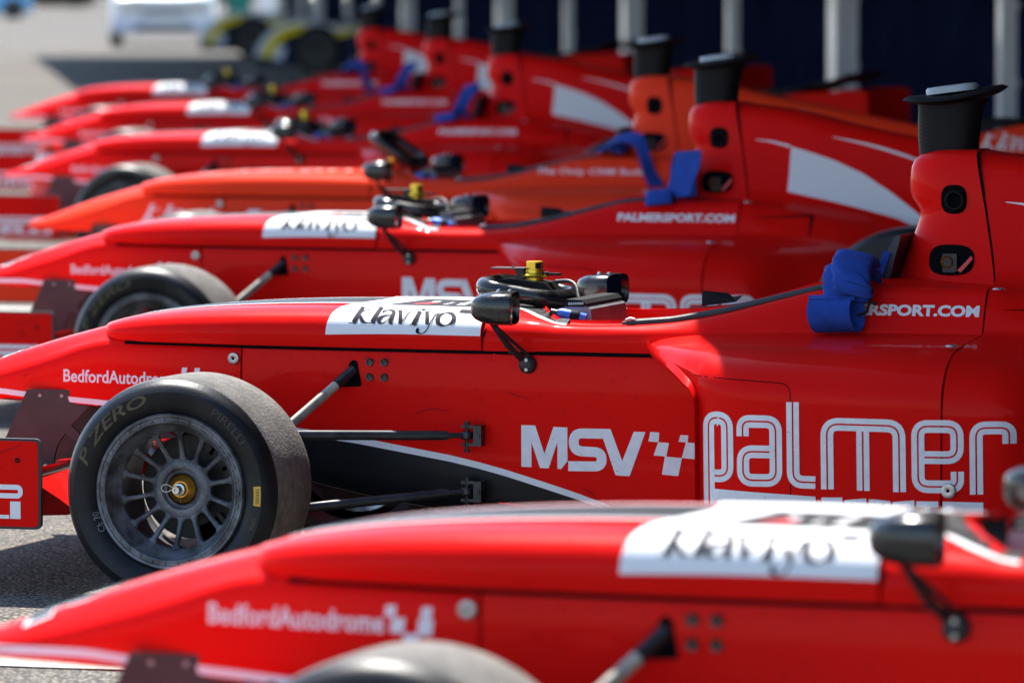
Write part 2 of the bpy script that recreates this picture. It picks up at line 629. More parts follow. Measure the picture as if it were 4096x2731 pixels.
def decal(name, F, bvh, material, parent, origin=(0, -3, 0), ax=(1, 0, 0), ay=(0, 0, 1), d=(0, 1, 0), off=0.0012, cut=0.025, side=None):
    """lay a flat shape onto the bodywork: each point is carried along d until it meets the surface"""
    bm = bmesh.new()
    vs = [bm.verts.new((p[0], p[1], h)) for p, h in zip(F.v, F.h)]
    for q in F.f:
        try:
            bm.faces.new([vs[i] for i in q])
        except ValueError:
            pass
    if cut:
        for axis in (0, 1):
            lo = min(v.co[axis] for v in bm.verts); hi = max(v.co[axis] for v in bm.verts)
            nrm = Vector((1, 0, 0)) if axis == 0 else Vector((0, 1, 0))
            t = math.floor(lo / cut + 1) * cut
            while t < hi:
                bmesh.ops.bisect_plane(bm, geom=bm.verts[:] + bm.edges[:] + bm.faces[:], plane_co=nrm * t, plane_no=nrm, dist=1e-6)
                t += cut
    origin, ax, ay, d = Vector(origin), Vector(ax), Vector(ay), Vector(d).normalized()
    dead = []
    for v in bm.verts:
        o = origin + ax * v.co.x + ay * v.co.y
        hit, nrm, _, _ = bvh.ray_cast(o, d, 12)
        if hit is None:
            dead.append(v)
            continue
        if nrm.dot(d) > 0:
            nrm = -nrm
        v.co = hit + nrm * (off + v.co.z)
    bmesh.ops.delete(bm, geom=dead, context='VERTS')
    for f in bm.faces:
        f.smooth = True
        f.normal_update()
        if f.normal.dot(d) > 0:
            f.normal_flip()
    me = bpy.data.meshes.new(name)
    bm.to_mesh(me)
    bm.free()
    me.materials.append(material)
    return link(name, me, parent)

# ------------------------------------------------------------------ ground and markings
def sheet(name, x0, x1, y0, y1, z, material, kind='structure'):
    o = mesh_obj(name, [(x0, y0, z), (x1, y0, z), (x1, y1, z), (x0, y1, z)], [(0, 1, 2, 3)], material, smooth=False)
    o['kind'] = kind
    return o

gr = MB().add([(-1500, -900, 0), (1500, -900, 0), (1500, 2500, 0), (-1500, 2500, 0)], [(0, 1, 2, 3)]).obj('ground', M['asphalt'], smooth=False)
gr['kind'] = 'structure'

LINES = [(-3.0, 1.6, -2.15), (-9.0, -3.6, 10.95), (-12.0, -5.5, 15.95), (-15.0, -8.0, 23.4)]
for i, (x0, x1, y) in enumerate(LINES):
    o = sheet('bay_line', x0, x1, y - 0.10, y + 0.10, 0.004, M['line'])

# ------------------------------------------------------------------ garage building with canopy
U = Vector((-0.3849, 0.9230, 0))          # along the row of doors
N = Vector((0.9230, 0.3849, 0))           # into the building
FX = 5.80                                 # facade crosses y = 0 here
F0 = Vector((FX, 0, 0))
CH = 3.2                                  # canopy height
edge0 = Vector((1.12 + KX * CH, KY * CH, 0))     # a point of the canopy edge: its shadow runs through x=1.12, y=0
dn = (edge0 - F0).dot(N)                  # distance of canopy edge from facade (negative = in front)
S_FAR = (Vector((-33.1 + KX * CH, 81.2 + KY * CH, 0)) - F0).dot(U)
S_NEAR = -14.0

def gp(s, n, z):
    return F0 + U * s + N * n + Vector((0, 0, z))

def gbox(mb, s0, s1, n0, n1, z0, z1, k=0):
    v = [gp(s, n, z) for s in (s0, s1) for n in (n0, n1) for z in (z0, z1)]
    return mb.add(v, [(0, 1, 3, 2), (4, 6, 7, 5), (0, 4, 5, 1), (2, 3, 7, 6), (0, 2, 6, 4), (1, 5, 7, 3)], k)

garage = empty('garage_building', gp(40, 0, 0))
gpar = {}
def gobj(mb, name, material):
    o = mb.obj(name, material, smooth=False)
    for v in o.data.vertices:
        v.co -= garage.location
    o.parent = garage
    return o
tag(garage, 'long pit garage block with navy doors, pale pillars and a wide canopy behind the cars', 'garage')
mb = MB(); gbox(mb, S_NEAR, S_FAR, 0.30, 9.0, 0.0, 7.2); gobj(mb, 'wall', M['cladding'])
mb = MB(); gbox(mb, S_NEAR, S_FAR, dn, 0.25, CH, CH + 0.35); gobj(mb, 'canopy', M['soffit'])
mb = MB(); gbox(mb, S_NEAR, S_FAR, 0.0, 9.0, 7.205, 7.4); gobj(mb, 'roof', M['cladding'])
PIL = [(-8.3, 'n'), (-2.3, 'w'), (3.7, 'n'), (9.7, 'w'), (15.7, 'n'), (21.7, 'n'), (27.7, 'w'), (33.7, 'n'), (40.0, 'w'), (45.7, 'n'), (51.7, 'w'), (57.7, 'n'), (64.6, 'w'), (70.4, 'n'), (76.1, 'n'), (82.1, 'w'), (87.0, 'n'), (91.8, 'w')]
for s, t in PIL:
    mb = MB()
    if t == 'w':
        gbox(mb, s - 0.18, s + 0.18, -0.10, 0.28, 0.0, CH - 0.01)
        gbox(mb, s - 0.21, s - 0.185, 0.005, 0.05, 0.0, CH - 0.02)
        for q in (-0.095, -0.06, -0.025):
            gbox(mb, s - 0.205, s - 0.185, q, q + 0.025, 0.0, CH - 0.02)
    else:
        gbox(mb, s - 0.08, s + 0.08, -0.015, 0.28, 0.0, CH - 0.01)
    gobj(mb, 'pillar', M['pillar'])
for (s0, t0), (s1, t1) in zip(PIL[:-1], PIL[1:]):
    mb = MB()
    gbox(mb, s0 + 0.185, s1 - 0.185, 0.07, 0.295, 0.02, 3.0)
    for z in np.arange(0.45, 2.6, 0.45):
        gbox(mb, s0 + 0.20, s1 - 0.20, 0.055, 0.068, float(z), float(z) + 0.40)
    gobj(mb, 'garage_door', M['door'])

# hedge line far behind, beyond the paddock
hb = MB()
hc = Vector((-74.0, 190.0, 0)); hd = Vector((0.95, 0.31, 0))
for i in range(64):
    c0 = hc + hd * (i * 1.9 - 55)
    for j in range(9):
        cx, cy, cz, r = c0.x + random.uniform(-1.4, 1.4), c0.y + random.uniform(-0.8, 2.5), random.uniform(0.3, 3.6), random.uniform(0.6, 1.3)
        bmx = bmesh.new()
        bmesh.ops.create_icosphere(bmx, subdivisions=1, radius=r)
        for v in bmx.verts:
            v.co *= random.uniform(0.7, 1.25)
        hb.add([(v.co.x + cx, v.co.y + cy, max(0.0, v.co.z + cz)) for v in bmx.verts], [tuple(v.index for v in f.verts) for f in bmx.faces])
        bmx.free()
o = hb.obj('hedge', M['hedge'], smooth=False)
o['kind'] = 'stuff'
# ------------------------------------------------------------------ the racing car (built once, at the origin: front axle x=0, nose to -x)
car = empty('racing_car', (0, 0, 0))
RED = M['red']
near_parts = []

def body(name, vf, material=None, auto=40, mats=None, fmat=None, bvh=True):
    o = mesh_obj(name, vf[0], vf[1], material or RED, car, True, auto, mats, fmat)
    if bvh:
        near_parts.append(vf)
    return o

def make_bvh(parts):
    V, F = [], []
    for v, f in parts:
        k = len(V)
        V += [Vector(p) for p in v]
        F += [tuple(i + k for i in q) for q in f]
    return BVHTree.FromPolygons(V, F)

def two_tone(vf, lim=-0.6):
    """underside faces black"""
    out = []
    for q in vf[1]:
        p = [Vector(vf[0][i]) for i in q]
        n = (p[1] - p[0]).cross(p[2] - p[0])
        c = sum(p, Vector()) / len(p)
        sb = float(np.interp(c.x, [-.5, -.2, .16, .467, .8, 1.03, 1.1], [.42, .40, .365, .32, .25, .17, .12]))
        out.append(1 if (abs(n.normalized().z) > 0.75 and c.z < 0.47) or (c.x > -.46 and c.z < sb - .03) else 0)
    return out

# nose cone
def ns(x, w, zb, zs, zt):
    return (x, [(0, zb), (-.7 * w, zb), (-.96 * w, zb + .004), (-w, zb + .02), (-w * .995, zb + (zs - zb) * .55), (-.965 * w, zs),
                (-.80 * w, zs + (zt - zs) * .42), (-.55 * w, zs + (zt - zs) * .84), (-.28 * w, zt - .002), (0, zt)])
nose_st = [ns(-.992, .020, .450, .455, .462), ns(-.985, .045, .445, .460, .474), ns(-.94, .080, .440, .464, .484), ns(-.87, .108, .439, .472, .507),
           ns(-.79, .130, .438, .486, .535), ns(-.727, .145, .436, .502, .557), ns(-.605, .168, .433, .535, .595), ns(-.48, .190, .427, .575, .629), ns(-.44, .197, .424, .583, .639),
           ns(-.38, .208, .405, .588, .646), ns(-.30, .222, .385, .588, .646), ns(-.024, .273, .292, .590, .650)]
nose_vf = loft(nose_st, lin(-.992, -.95, 6)[:-1] + lin(-.95, -.024, 46), 4)
body('nose_cone', nose_vf, mats=[RED, M['blackp']], fmat=two_tone(nose_vf), auto=50)

# chassis tub
def ts(x, w, zb):
    return (x, [(0, zb), (-w * .62, zb), (-w * .86, zb + .012), (-w * .975, zb + .05), (-w, zb + .11), (-w, .45), (-w, .56), (-w * .985, .592), (-w * .9, .597), (0, .597)])
tub_st = [ts(-.016, .277, .290), ts(.2, .297, .236), ts(.4, .309, .200), ts(.6, .318, .176), ts(.85, .327, .150), ts(1.1, .333, .130), ts(1.6, .335, .11)]
tub_vf = loft(tub_st, lin(-.016, 1.6, 50), 3, smooth_prof=False)
body('chassis_tub', tub_vf, mats=[RED, M['blackp']], fmat=two_tone(tub_vf), auto=40)

# nose hatch (the removable top cover)
def cs(x, w, zt, zb=.601):
    return (x, [(-w + .03, zb), (-w + .004, zb), (-w, zb + .006), (-w - .001, zb + (zt - zb) * .36), (-w * .975, zb + (zt - zb) * .60), (-w * .885, zb + (zt - zb) * .805),
                (-w * .67, zb + (zt - zb) * .945), (-w * .36, zt - .0025), (0, zt)])
cov_st = [cs(-.447, .090, .6405, .634), cs(-.441, .130, .6435, .626), cs(-.42, .176, .650, .611), cs(-.395, .193, .657, .605), cs(-.365, .208, .664, .602), cs(-.30, .227, .675), cs(-.18, .254, .689), cs(-.015, .285, .700),
          cs(.175, .300, .706), cs(.4, .315, .708), cs(.634, .323, .704)]
cov_vf = loft(cov_st, [-.447, -.444, -.441] + lin(-.434, .634, 52), 4)
body('nose_hatch', cov_vf, auto=60)

# cockpit surround
def ss(x, a, b, c, d, e, f, g, h):
    return (x, [a, b, c, d, e, f, g, h])
sur_st = [
    ss(.640, (-.323, .601), (-.3235, .634), (-.312, .659), (-.281, .681), (-.213, .6975), (-.10, .7035), (0, .704), (0, .60)),
    ss(.690, (-.324, .601), (-.3245, .634), (-.313, .659), (-.283, .680), (-.216, .696), (-.10, .702), (0, .702), (0, .58)),
    ss(.735, (-.325, .601), (-.3255, .634), (-.315, .658), (-.287, .678), (-.226, .692), (-.14, .698), (-.10, .697), (-.10, .55)),
    ss(.780, (-.326, .601), (-.3265, .634), (-.318, .655), (-.297, .672), (-.263, .682), (-.220, .686), (-.195, .682), (-.19, .50)),
    ss(.830, (-.327, .601), (-.3275, .634), (-.320, .652), (-.306, .664), (-.288, .670), (-.265, .671), (-.25, .664), (-.245, .45)),
    ss(.90, (-.328, .601), (-.3285, .634), (-.321, .651), (-.309, .662), (-.293, .667), (-.272, .668), (-.258, .660), (-.25, .42)),
    ss(1.00, (-.331, .601), (-.3315, .634), (-.324, .652), (-.311, .663), (-.295, .669), (-.274, .670), (-.26, .661), (-.25, .40)),
    ss(1.12, (-.333, .601), (-.3335, .636), (-.327, .655), (-.312, .668), (-.295, .677), (-.274, .680), (-.258, .670), (-.25, .40)),
    ss(1.25, (-.334, .601), (-.3345, .640), (-.325, .663), (-.308, .684), (-.289, .700), (-.270, .704), (-.254, .694), (-.25, .40)),
    ss(1.40, (-.335, .601), (-.334, .645), (-.321, .680), (-.301, .715), (-.281, .738), (-.262, .742), (-.246, .732), (-.245, .40)),
    ss(1.514, (-.335, .601), (-.332, .650), (-.317, .690), (-.297, .735), (-.274, .764), (-.255, .769), (-.24, .760), (-.24, .40)),
    ss(1.60, (-.335, .601), (-.332, .652), (-.316, .693), (-.296, .740), (-.270, .771), (-.252, .775), (-.238, .766), (-.24, .40)),
    ss(1.64, (-.335, .601), (-.332, .653), (-.316, .694), (-.295, .741), (-.268, .772), (-.20, .777), (-.10, .777), (0, .60)),
    ss(1.917, (-.335, .601), (-.330, .654), (-.314, .695), (-.293, .741), (-.264, .771), (-.18, .777), (-.09, .777), (0, .60))]
sur_vf = loft(sur_st, lin(.640, .86, 24) + lin(.87, 1.60, 40) + lin(1.61, 1.917, 16), 4, mirror=True, caps=(False, False))
body('cockpit_surround', sur_vf, auto=55)

# sidepods
def ps(x, zin, ys, zt, zo, zl, zb):
    """zin: height at the body, ys: outer y, zo: height of the outer roll, zl: lip bottom, zb: bottom"""
    yb = -.325
    k = ys - yb
    return (x, [(yb, zb), (yb + k * .5, zb), (ys - k * -.06, zb + .004), (ys, zb + .03), (ys, zb + (zo - zb) * .5), (ys, zo - (zo - zb) * .12), (ys - k * .015, zo),
                (ys - k * .10, zo + (zt - zo) * .50), (ys - k * .24, zo + (zt - zo) * .82), (ys - k * .45, zt - .001), (yb + k * .25, zt + (zin - zt) * .45), (yb, zin)])
pod_st = [ps(1.075, .626, -.352, .624, .618, 0, .611), ps(1.085, .633, -.375, .628, .620, 0, .606), ps(1.12, .643, -.44, .633, .615, 0, .594), ps(1.18, .650, -.535, .637, .605, 0, .575), ps(1.25, .655, -.635, .640, .592, 0, .545),
          ps(1.295, .657, -.682, .642, .580, 0, .50), ps(1.300, .657, -.688, .642, .578, 0, .13), ps(1.325, .658, -.708, .643, .572, 0, .115), ps(1.37, .659, -.728, .644, .564, 0, .11), ps(1.45, .661, -.744, .646, .560, 0, .11), ps(1.6, .663, -.756, .648, .557, 0, .11), ps(1.75, .664, -.764, .650, .555, 0, .11), ps(1.917, .664, -.768, .650, .553, 0, .11)]
pxs = lin(1.075, 1.12, 8)[:-1] + lin(1.12, 1.29, 14) + [1.295, 1.300, 1.306, 1.314, 1.325] + lin(1.34, 1.917, 26)
pod_vf = loft(pod_st, pxs, 3, mirror=False, caps=(True, True))
body('sidepod', pod_vf, auto=42)
body('sidepod', ([(x, -y, z) for x, y, z in pod_vf[0]], pod_vf[1]), auto=42, bvh=False)

# engine cover
def es(x, p):
    return (x, p)
eng_st = [
    es(1.922, [(-.745, .11), (-.768, .14), (-.768, .33), (-.768, .50), (-.757, .556), (-.715, .606), (-.640, .638), (-.48, .655), (-.345, .664), (-.318, .70), (-.292, .745), (-.262, .773), (-.205, .780), (-.172, .800), (-.142, .87), (-.118, .97), (-.100, 1.06), (-.078, 1.092), (-.045, 1.103), (0, 1.106)]),
    es(2.06, [(-.735, .11), (-.757, .14), (-.757, .33), (-.756, .49), (-.745, .545), (-.70, .594), (-.62, .626), (-.47, .646), (-.355, .660), (-.322, .69), (-.290, .725), (-.255, .752), (-.205, .766), (-.168, .790), (-.136, .86), (-.112, .95), (-.093, 1.035), (-.072, 1.066), (-.042, 1.077), (0, 1.080)]),
    es(2.25, [(-.60, .11), (-.622, .14), (-.622, .32), (-.62, .46), (-.612, .515), (-.590, .565), (-.545, .600), (-.455, .628), (-.365, .648), (-.322, .672), (-.282, .700), (-.240, .722), (-.195, .740), (-.157, .765), (-.124, .83), (-.100, .91), (-.082, .99), (-.063, 1.020), (-.037, 1.031), (0, 1.034)]),
    es(2.5, [(-.52, .11), (-.545, .14), (-.545, .29), (-.543, .40), (-.535, .45), (-.505, .50), (-.455, .54), (-.39, .578), (-.33, .605), (-.29, .63), (-.25, .655), (-.212, .676), (-.172, .696), (-.137, .72), (-.108, .78), (-.086, .86), (-.069, .93), (-.053, .967), (-.030, .981), (0, .984)]),
    es(2.9, [(-.38, .12), (-.40, .15), (-.40, .26), (-.398, .34), (-.39, .39), (-.37, .43), (-.34, .465), (-.30, .50), (-.265, .53), (-.235, .555), (-.205, .580), (-.174, .603), (-.142, .625), (-.113, .65), (-.088, .70), (-.068, .77), (-.053, .84), (-.040, .882), (-.022, .904), (0, .908)]),
    es(3.35, [(-.25, .16), (-.26, .18), (-.26, .25), (-.258, .31), (-.25, .34), (-.235, .37), (-.215, .40), (-.19, .43), (-.17, .455), (-.15, .475), (-.132, .50), (-.114, .525), (-.096, .55), (-.078, .58), (-.062, .63), (-.048, .70), (-.036, .76), (-.027, .79), (-.015, .808), (0, .812)])]
eng_vf = loft(eng_st, lin(1.922, 3.35, 44), 3, caps=(True, True))
def lean(p):
    x, y, z = p
    if z > .77 and x < 2.06:
        x -= (z - .77) * .203 * (2.06 - x) / .138
    return (x, y, z)
eng_vf = ([lean(p) for p in eng_vf[0]], eng_vf[1])
body('engine_cover', eng_vf, auto=50)

# roll-hoop tower, lofted upwards
def rear_x(z):
    return 1.846 + (1.106 - z) * .20
tow = [(.770, 1.612, .178), (.785, 1.628, .165), (.81, 1.642, .152), (.85, 1.656, .138), (.90, 1.674, .127), (.935, 1.686, .119), (.955, 1.687, .115), (.970, 1.679, .113), (.983, 1.668, .112), (1.0, 1.662, .111), (1.03, 1.661, .108), (1.06, 1.664, .104), (1.08, 1.672, .099), (1.094, 1.688, .091), (1.103, 1.712, .080), (1.107, 1.74, .064)]
tv, tf = [], []
NB = 28
for z, xf, hw in tow:
    xr = rear_x(z)
    for j in range(NB + 1):
        t = math.pi * j / NB
        yy = -hw * math.cos(t)
        # superelliptic front, straight flanks to the rear
        ff = abs(math.sin(t)) ** 0.62
        x = xr - (xr - xf) * ff
        wid = 1.0 if j in (0, NB) else 1.0 - 0.10 * ff
        tv.append((x, yy * wid if j not in (0, NB) else yy, z))
for i in range(len(tow) - 1):
    for j in range(NB):
        tf.append((i * (NB + 1) + j, i * (NB + 1) + j + 1, (i + 1) * (NB + 1) + j + 1, (i + 1) * (NB + 1) + j))
tf.append(tuple((len(tow) - 1) * (NB + 1) + j for j in range(NB + 1)))
for i in range(len(tow) - 1):      # rear face, just inside the seam
    tf.append((i * (NB + 1), (i + 1) * (NB + 1), (i + 1) * (NB + 1) + NB, i * (NB + 1) + NB))
body('roll_hoop_tower', (tv, tf), auto=60)
for s in (-1, 1):
    mb = MB()
    for (z, xf, hw), (z2, xf2, hw2) in zip(tow[:-2], tow[1:-1]):
        mb.add([(rear_x(z) + .001, s * (hw - .004), z), (rear_x(z) + .009, s * (hw + .002), z), (rear_x(z2) + .009, s * (hw2 + .002), z2), (rear_x(z2) + .001, s * (hw2 - .004), z2)], [(0, 1, 2, 3)])
    mb.obj('tower_seam', M['seam'], car)

BV = make_bvh(near_parts)

# black edging along the cockpit rim, dark interior, headrest
rim_pts = []
for x in lin(.99, 1.60, 30):
    z = float(np.interp(x, [.99, 1.0, 1.12, 1.25, 1.40, 1.514, 1.60], [.672, .672, .682, .706, .744, .771, .777]))
    y = float(np.interp(x, [.99, 1.12, 1.25, 1.40, 1.514, 1.60], [-.277, -.277, -.273, -.265, -.258, -.255]))
    rim_pts.append((x, y, z))
for s in (1, -1):
    MB().tube([(x, s * y, z) for x, y, z in rim_pts], [.006] + [.0115] * (len(rim_pts) - 2) + [.008], 10).obj('rim_edging', M['rubber'], car)
mb = MB()
mb.box(.70, 1.62, -.24, .24, .16, .20)
mb.box(.70, .72, -.24, .24, .2, .58)
mb.box(1.56, 1.60, -.235, .235, .2, .76)
mb.box(.72, 1.6, -.243, -.236, .2, .60); mb.box(.72, 1.6, .236, .243, .2, .60)
mb.obj('cockpit_interior', M['interior'], car, smooth=False)
hp = [(1.585, .74), (1.612, .78), (1.628, .82), (1.640, .86), (1.655, .890), (1.668, .898), (1.672, .89), (1.66, .85), (1.648, .80), (1.632, .765), (1.61, .735)]
mb = MB().prism(hp, -.158, .158)
mb.obj('headrest', M['navy'], car, auto=50)
# padded flap standing on the far rim
fl = MB()
fl.prism([(1.015, .676), (1.15, .690), (1.15, .676), (1.02, .664)], .262, .29)
fl.add([(1.045, .270, .688), (1.135, .272, .700), (1.150, .285, .716), (1.118, .30, .712), (1.105, .30, .722), (1.04, .29, .727)], [(0, 1, 2, 3, 4, 5)])
fl.add([(1.045, .274, .688), (1.135, .276, .700), (1.150, .289, .716), (1.118, .304, .712), (1.105, .304, .722), (1.04, .294, .727)], [(0, 1, 2, 3, 4, 5)])
fl.obj('cockpit_padding', M['interior'], car, smooth=False)

# holes in the tower: extinguisher pull and master switch recess
def recess(name, cx, cz, rx, rz, y, ycut, parent=car):
    F = Flat()
    n = 28
    pts = []
    for i in range(n):
        t = 2 * math.pi * i / n
        pts.append((cx + rx * math.copysign(abs(math.cos(t)) ** .72, math.cos(t)), cz + rz * math.copysign(abs(math.sin(t)) ** .72, math.sin(t))))
    F.poly(pts)
    return decal(name, F, BV, M['seam'], parent, off=.0015, cut=.02)
rec = recess('upper_recess', 1.795, .985, .034, .036, -.12, 0)
mb = MB().lathe([(.019, 0), (.0225, -.002), (.0245, .0), (.0245, .012)], 28, 'y', (1.799, -.1215, .983))
mb.obj('recess_tube', M['interior'], rec)
rec2 = recess('switch_recess', 1.795, .836, .060, .038, -.14, 0)
mb = MB().lathe([(.0115, 0), (.014, -.004), (.0155, 0), (.0155, .008), (.010, .009)], 24, 'y', (1.787, -.148, .832))
mb.obj('socket', M['gold'], rec2)
mb = MB().box(1.776, 1.812, -.1465, -.1445, .806, .852)
mb.obj('socket_plate', M['plate'], rec2, smooth=False)
key = MB().add([(1.8155, -.153, .812), (1.8235, -.153, .806), (1.853, -.150, .840), (1.849, -.150, .848), (1.8155, -.147, .812), (1.8235, -.147, .806), (1.853, -.144, .840), (1.849, -.144, .848)],
               [(0, 1, 2, 3), (7, 6, 5, 4), (0, 4, 5, 1), (1, 5, 6, 2), (2, 6, 7, 3), (3, 7, 4, 0)])
key.obj('switch_key', M['red_vinyl'], rec2, smooth=False)

# camera pod on the tower: carbon chimney, wing-shaped plate, pale cap
cv, cf = [], []
lev = [(1.092, 1.684, 1.832, .050), (1.13, 1.680, 1.834, .048), (1.18, 1.679, 1.840, .047), (1.215, 1.680, 1.848, .047), (1.232, 1.674, 1.860, .048)]
for z, xa, xb, hw in lev:
    for j in range(32):
        t = 2 * math.pi * j / 32
        c, s = math.cos(t), math.sin(t)
        cv.append(((xa + xb) / 2 + (xb - xa) / 2 * math.copysign(abs(c) ** .8, c), hw * math.copysign(abs(s) ** .9, s), z))
for i in range(len(lev) - 1):
    for j in range(32):
        cf.append((i * 32 + j, i * 32 + (j + 1) % 32, (i + 1) * 32 + (j + 1) % 32, (i + 1) * 32 + j))
pod = mesh_obj('camera_chimney', cv, cf, M['carbon'], car)
bl = MB()
TILT = Matrix.Translation((1.774, 0, 1.240)) @ Matrix.Rotation(RAD(-7.5), 4, 'Y')
n = 40
for sgn in (0, 1):
    pass
ring_t, ring_m, ring_b = [], [], []
for j in range(n):
    t = 2 * math.pi * j / n
    c, s = math.cos(t), math.sin(t)
    droop = -0.010 * (abs(s) ** 2) + .006 * c * c
    ring_m.append(TILT @ Vector((.136 * c, .088 * s, droop)))
    ring_t.append(TILT @ Vector((.122 * c, .075 * s, droop + .007)))
    ring_b.append(TILT @ Vector((.120 * c, .073 * s, droop - .009)))
top_c, bot_c = TILT @ Vector((0, 0, .012)), TILT @ Vector((0, 0, -.010))
V = ring_t + ring_m + ring_b + [top_c, bot_c]
Fq = []
for j in range(n):
    k = (j + 1) % n
    Fq += [(j, k, n + k, n + j), (n + j, n + k, 2 * n + k, 2 * n + j), (j, 3 * n, k), (2 * n + j, 2 * n + k, 3 * n + 1)]
bl.add(V, Fq)
bl.obj('camera_plate', M['carbon'], car, auto=60)
cp = MB()
rr = []
for z, k in ((.009, 1.0), (.020, 1.0), (.026, .93), (.0275, .6)):
    rr.append([TILT @ Vector((-.006 + .066 * k * math.copysign(abs(math.cos(2 * math.pi * j / 32)) ** .7, math.cos(2 * math.pi * j / 32)), .044 * k * math.copysign(abs(math.sin(2 * math.pi * j / 32)) ** .7, math.sin(2 * math.pi * j / 32)), z)) for j in range(32)])
V = [p for r in rr for p in r]
Fq = [(i * 32 + j, i * 32 + (j + 1) % 32, (i + 1) * 32 + (j + 1) % 32, (i + 1) * 32 + j) for i in range(3) for j in range(32)] + [tuple(96 + j for j in range(32))]
cap = cp.add(V, Fq).obj('camera_cap', M['cream'], car)
cp = MB().add([p + Vector((0, 0, .0012)) for p in [TILT @ Vector((-.006 + .045 * math.cos(2 * math.pi * j / 32), .032 * math.sin(2 * math.pi * j / 32), .0275)) for j in range(32)]], [tuple(range(32))])
cp.obj('cap_lens', M['gblack'], cap)

# ---------------------------------------------------------------- front wheels
def wheel(name, cx, cz, side, R, y_out, y_in, rim_r, cup, lettering=False, spokes=14):
    """side=-1: near side (outer face at y_out, negative)"""
    w = y_in - y_out
    P = [(rim_r + .002, .012), (rim_r + .012, .001), (rim_r + .03, -.010), (rim_r + (R - rim_r) * .62, -.013), (R - .022, -.006), (R - .0135, .004), (R - .010, .012), (R - .0085, .014), (R - .0045, .022),
         (R - .001, .045), (R, w * .35), (R, w * .5), (R, w * .65), (R - .001, w - .045), (R - .006, w - .022), (R - .016, w - .006), (R - .035, w + .006), (rim_r + .03, w + .008), (rim_r + .004, w - .012)]
    ks = [0] * 8 + [1] * 6 + [0] * 6
    prof = [(r, y_out + a) for r, a in P]
    mb = MB().lathe([(r, a * 1) for r, a in prof], 96, 'y', (cx, 0, cz), ks=ks)
    if side > 0:
        mb.v = [(x, -y, z) for x, y, z in mb.v]
    tyre = mb.obj(name, None, car, mats=[M['sidewall'], M['tread']], auto=25)
    ty_bvh = make_bvh([(mb.v, mb.f)])
    # rim
    q = MB()
    r = rim_r
    q.lathe([(r + .003, y_out + .02), (r + .003, y_out + .004), (r, y_out), (r - .006, y_out + .001), (r - .008, y_out + .004), (r - .0155, y_out + .004), (r - .0165, y_out + .001), (r - .020, y_out + .002), (r - .0225, y_out + .012),
             (r - .0245, y_out + .022), (r - .043, y_out + cup * .50), (r - .046, y_out + cup * .50 + .006), (r - .044, y_out + cup * .50 + .016), (r - .018, y_in - .03)], 96, 'y', (cx, 0, cz))
    r1, r0 = r - .0445, r * .375
    ya, yb = y_out + cup * .50 + .001, y_out + cup * .88
    for i in range(spokes):
        t = 2 * math.pi * (i + .43) / spokes
        ct, st = math.cos(t), math.sin(t)
        rows = []
        for u in (0, .06, .16, .5, .84, .94, 1):
            rad = r0 + (r1 + .004 - r0) * u
            yy = yb + (ya - yb) * u
            hw = .0058 + .017 * max(0, (u - .80) / .20) ** 2 + .008 * max(0, (.2 - u) / .2) ** 2
            rows.append([(rad, -hw * 1.0, yy + .004), (rad, -hw * .5, yy), (rad, hw * .5, yy), (rad, hw, yy + .004), (rad, hw * .9, yy + .016), (rad, -hw * .9, yy + .016)])
        v = [(cx + a * ct - b * st, c, cz + a * st + b * ct) for row in rows for a, b, c in row]
        f = [(k * 6 + j, k * 6 + (j + 1) % 6, (k + 1) * 6 + (j + 1) % 6, (k + 1) * 6 + j) for k in range(6) for j in range(6)]
        q.add(v, f)
    q.lathe([(r0 + .003, yb + .03), (r0 + .004, yb + .003), (r0 - .002, yb - .001), (r0 * .80, yb - .004), (r0 * .72, yb - .002), (r0 * .66, yb + .008), (r0 * .60, yb + .010), (r0 * .55, yb + .004)], 56, 'y', (cx, 0, cz))
    ns_ = 34
    if side > 0:
        q.v = [(x, -y, z) for x, y, z in q.v]
    rim = q.obj('rim', M['rim'], tyre, auto=38)
    # raised frames between the slots of the outer ring
    s_ = MB()
    for i in range(ns_):
        t = 2 * math.pi * i / ns_
        ct, st = math.cos(t), math.sin(t)
        for a, b in ((r - .0155, r - .008),):
            hw = .0042
            v = [(cx + rad * ct - tt * st, y, cz + rad * st + tt * ct) for y in (y_out + .0005, y_out + .006) for rad, tt in ((a, -hw), (b, -hw), (b, hw), (a, hw))]
            if side > 0:
                v = [(x, -y, z) for x, y, z in v]
            s_.add(v, [(0, 1, 2, 3), (4, 5, 6, 7), (0, 1, 5, 4), (1, 2, 6, 5), (2, 3, 7, 6), (3, 0, 4, 7)])
    s_.obj('rim_ring_webs', M['rim'], tyre, smooth=False)['kind'] = 'stuff'
    h = MB()
    h.lathe([(.038, yb + .016), (.037, yb + .006), (.034, yb + .002), (.020, yb - .010), (.0175, yb - .010)], 40, 'y', (cx, 0, cz))
    if side > 0:
        h.v = [(x, -y, z) for x, y, z in h.v]
    h.obj('hub_cone', M['gold'], tyre)
    h = MB()
    h.lathe([(.0165, yb), (.0165, yb - .018), (.0150, yb - .021), (.0105, yb - .022), (.0105, yb - .040), (.009, yb - .043), (.0045, yb - .043), (.004, yb - .038), (0.0001, yb - .038)], 6 if False else 24, 'y', (cx, 0, cz))
    loop = [(cx - .008 - .020 + .0125 * math.cos(a), yb - .033, cz + .004 + .0095 * math.sin(a)) for a in np.linspace(.5, 2 * math.pi - .5, 14)]
    h.tube([(cx + .012, yb - .033, cz - .006)] + [loop[0]] + loop + [(cx + .010, yb - .033, cz + .001)], .0011, 5)
    h.tube([(cx + .006, yb - .033, cz - .008), (cx + .010, yb - .034, cz - .030)], .0011, 5)
    if side > 0:
        h.v = [(x, -y, z) for x, y, z in h.v]
    h.obj('hub_nut', M['steel'], tyre)
    # brake disc, caliper and upright behind the spokes
    d = MB()
